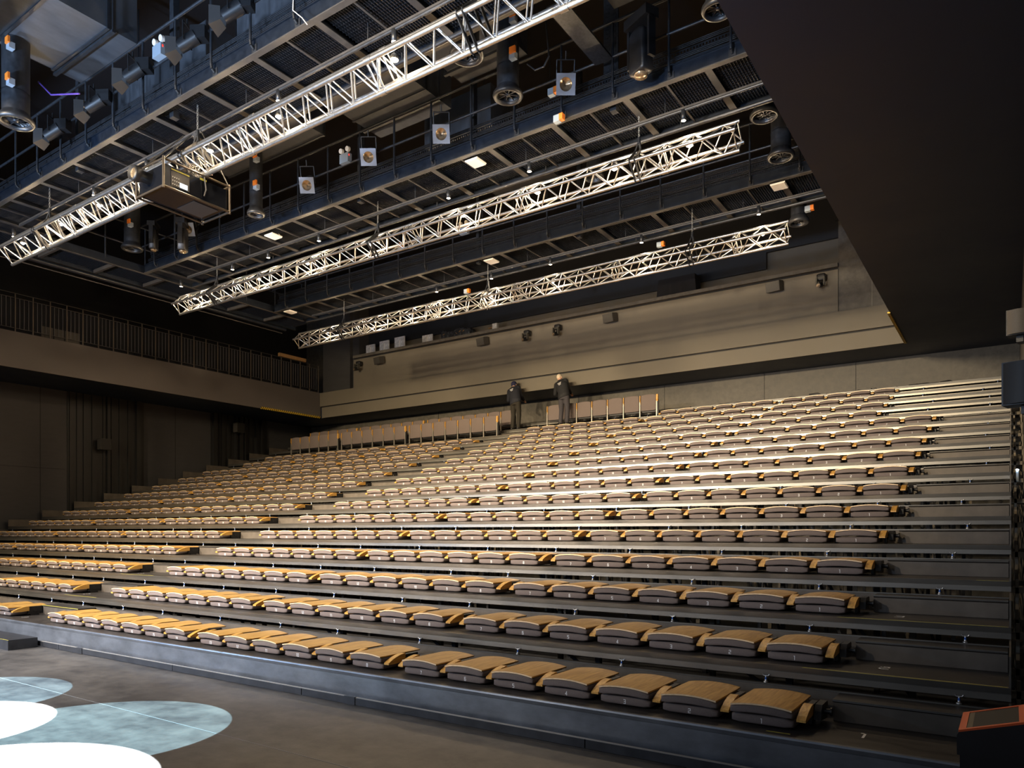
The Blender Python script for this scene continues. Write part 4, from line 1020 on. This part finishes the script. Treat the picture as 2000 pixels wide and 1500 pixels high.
# ================================================================ black cable heap behind top row
q=MB(); x=-13.5
for i in range(220):
    a=Vector((random.uniform(-12.8,-.6),random.uniform(19.9,20.3),4.99+random.uniform(0,.05))); b=a+Vector((random.uniform(-.5,.5),random.uniform(-.1,.1),random.uniform(-.03,.10)))
    q.path([a,(a+b)/2+Vector((0,0,.06)),b],.02,5)
o=q.build('cable_heap',M['cable']); tag(o,'black cables and cloth heaped behind the topmost platform','cables',None,'stuff')

# ================================================================ STAGE LIGHTS, ADDED FILLS
def patch(cx,cy,r,E,col,z=7.4,off=(-1.2,-1.6),blend=.02):
    l=(cx+off[0],cy+off[1],z); L=(Vector((cx,cy,0))-Vector(l)).length
    spot('stage_beam',l,(cx,cy,0),E,col,math.degrees(2*math.atan(r/L)),blend,.005)
patch(-6.1,2.90,1.03,9500,(.50,.82,.98))
patch(-8.45,2.75,.98,10500,(.46,.78,1.0))
patch(-7.35,2.15,.95,30000,(.88,.94,1.0))
patch(-5.3,1.65,1.15,40000,(.88,.94,1.0))
patch(-10.2,1.3,1.1,40000,(.7,.86,1.0))
patch(-8.6,.6,1.3,40000,(.7,.86,1.0))
# warm house spotlights over the stage, aimed at the seats
for (x,tx,ty,tz,E,an) in ((-16.,-17,11,2.3,5200,58),(-11.5,-13,13,3.3,5600,54),(-7.5,-8,15.5,4.3,5600,54),(-5.0,-4.6,15.5,4.2,4400,52)):
    spot('house_spot',(x,-3.2,6.9),(tx,ty,tz),E,(1.0,.79,.50),an,.85,.30)
# lower fill lamps, unseen, added to brighten the first rows
for (x,y,z,tx,ty,tz,E,an) in ((-15,-1.5,5.2,-13.5,6,.5,3600,62),(-10,-1.5,5.2,-9.0,7,.8,3600,62),(-12,-2.0,5.6,-8.0,10,2.0,3800,50),(-8,-2.5,5.2,-4.0,9,1.6,1300,50)):
    spot('front_fill',(x,y,z),(tx,ty,tz),E,(1.0,.88,.74),an,.9,.15)
# cool stage floods, hung over the stage behind the camera's left, then added low fills
for x,E in ((-12.5,900),(-9.0,700)):
    spot('stage_flood_fill',(x,-1.0,6.6),(x+.6,4.0,.3),E,(.36,.60,1.0),60,.9,.12)
spot('stage_flood_fill',(-15,-.5,2.8),(-9.5,4.8,.2),700,(.36,.60,1.0),70,.9,.2)  # unseen low lamp added to turn the front skirt blue
for x in (-6.5,-8.5,-10.5,-12.5): spot('stage_flood_fill',(x,-1.2,2.3),(x+1.5,5.5,.5),60,(.42,.64,1.0),70,.9,.3)  # unseen lamps added for the blue gleam on the lower nosings
spot('stage_flood_fill',(-4,-1.5,3.2),(-.8,9,5.94),230,(.55,.72,1.0),80,.9,.3)  # unseen lamp added to cool the bulkhead underside
# added cool fill standing in for floor bounce onto the roof steel
for x in (-14.,-9.5,-5.):
    spot('roof_bounce_fill',(x,-1.5,3.6),(x,4.2,9.0),2900,(.47,.67,1.0),80,.9,.25)

w=bpy.data.worlds.new('world'); bpy.context.scene.world=w; w.use_nodes=True
w.node_tree.nodes['Background'].inputs['Color'].default_value=(.72,.76,.85,1); w.node_tree.nodes['Background'].inputs['Strength'].default_value=.18

cam=bpy.data.cameras.new('camera'); co=bpy.data.objects.new('camera',cam); C.objects.link(co)
co.location=(0,0,EYE); co.rotation_euler=(PI/2,0,YAW); cam.sensor_width=36; cam.lens=F/2000*36; cam.shift_y=(HOR-750)/2000; cam.clip_end=100; cam.clip_start=.05
sc=bpy.context.scene; sc.camera=co
sc.view_settings.view_transform='Standard'; sc.view_settings.look='None'; sc.view_settings.gamma=1; sc.view_settings.exposure=0.6; sc.view_settings.use_curve_mapping=False
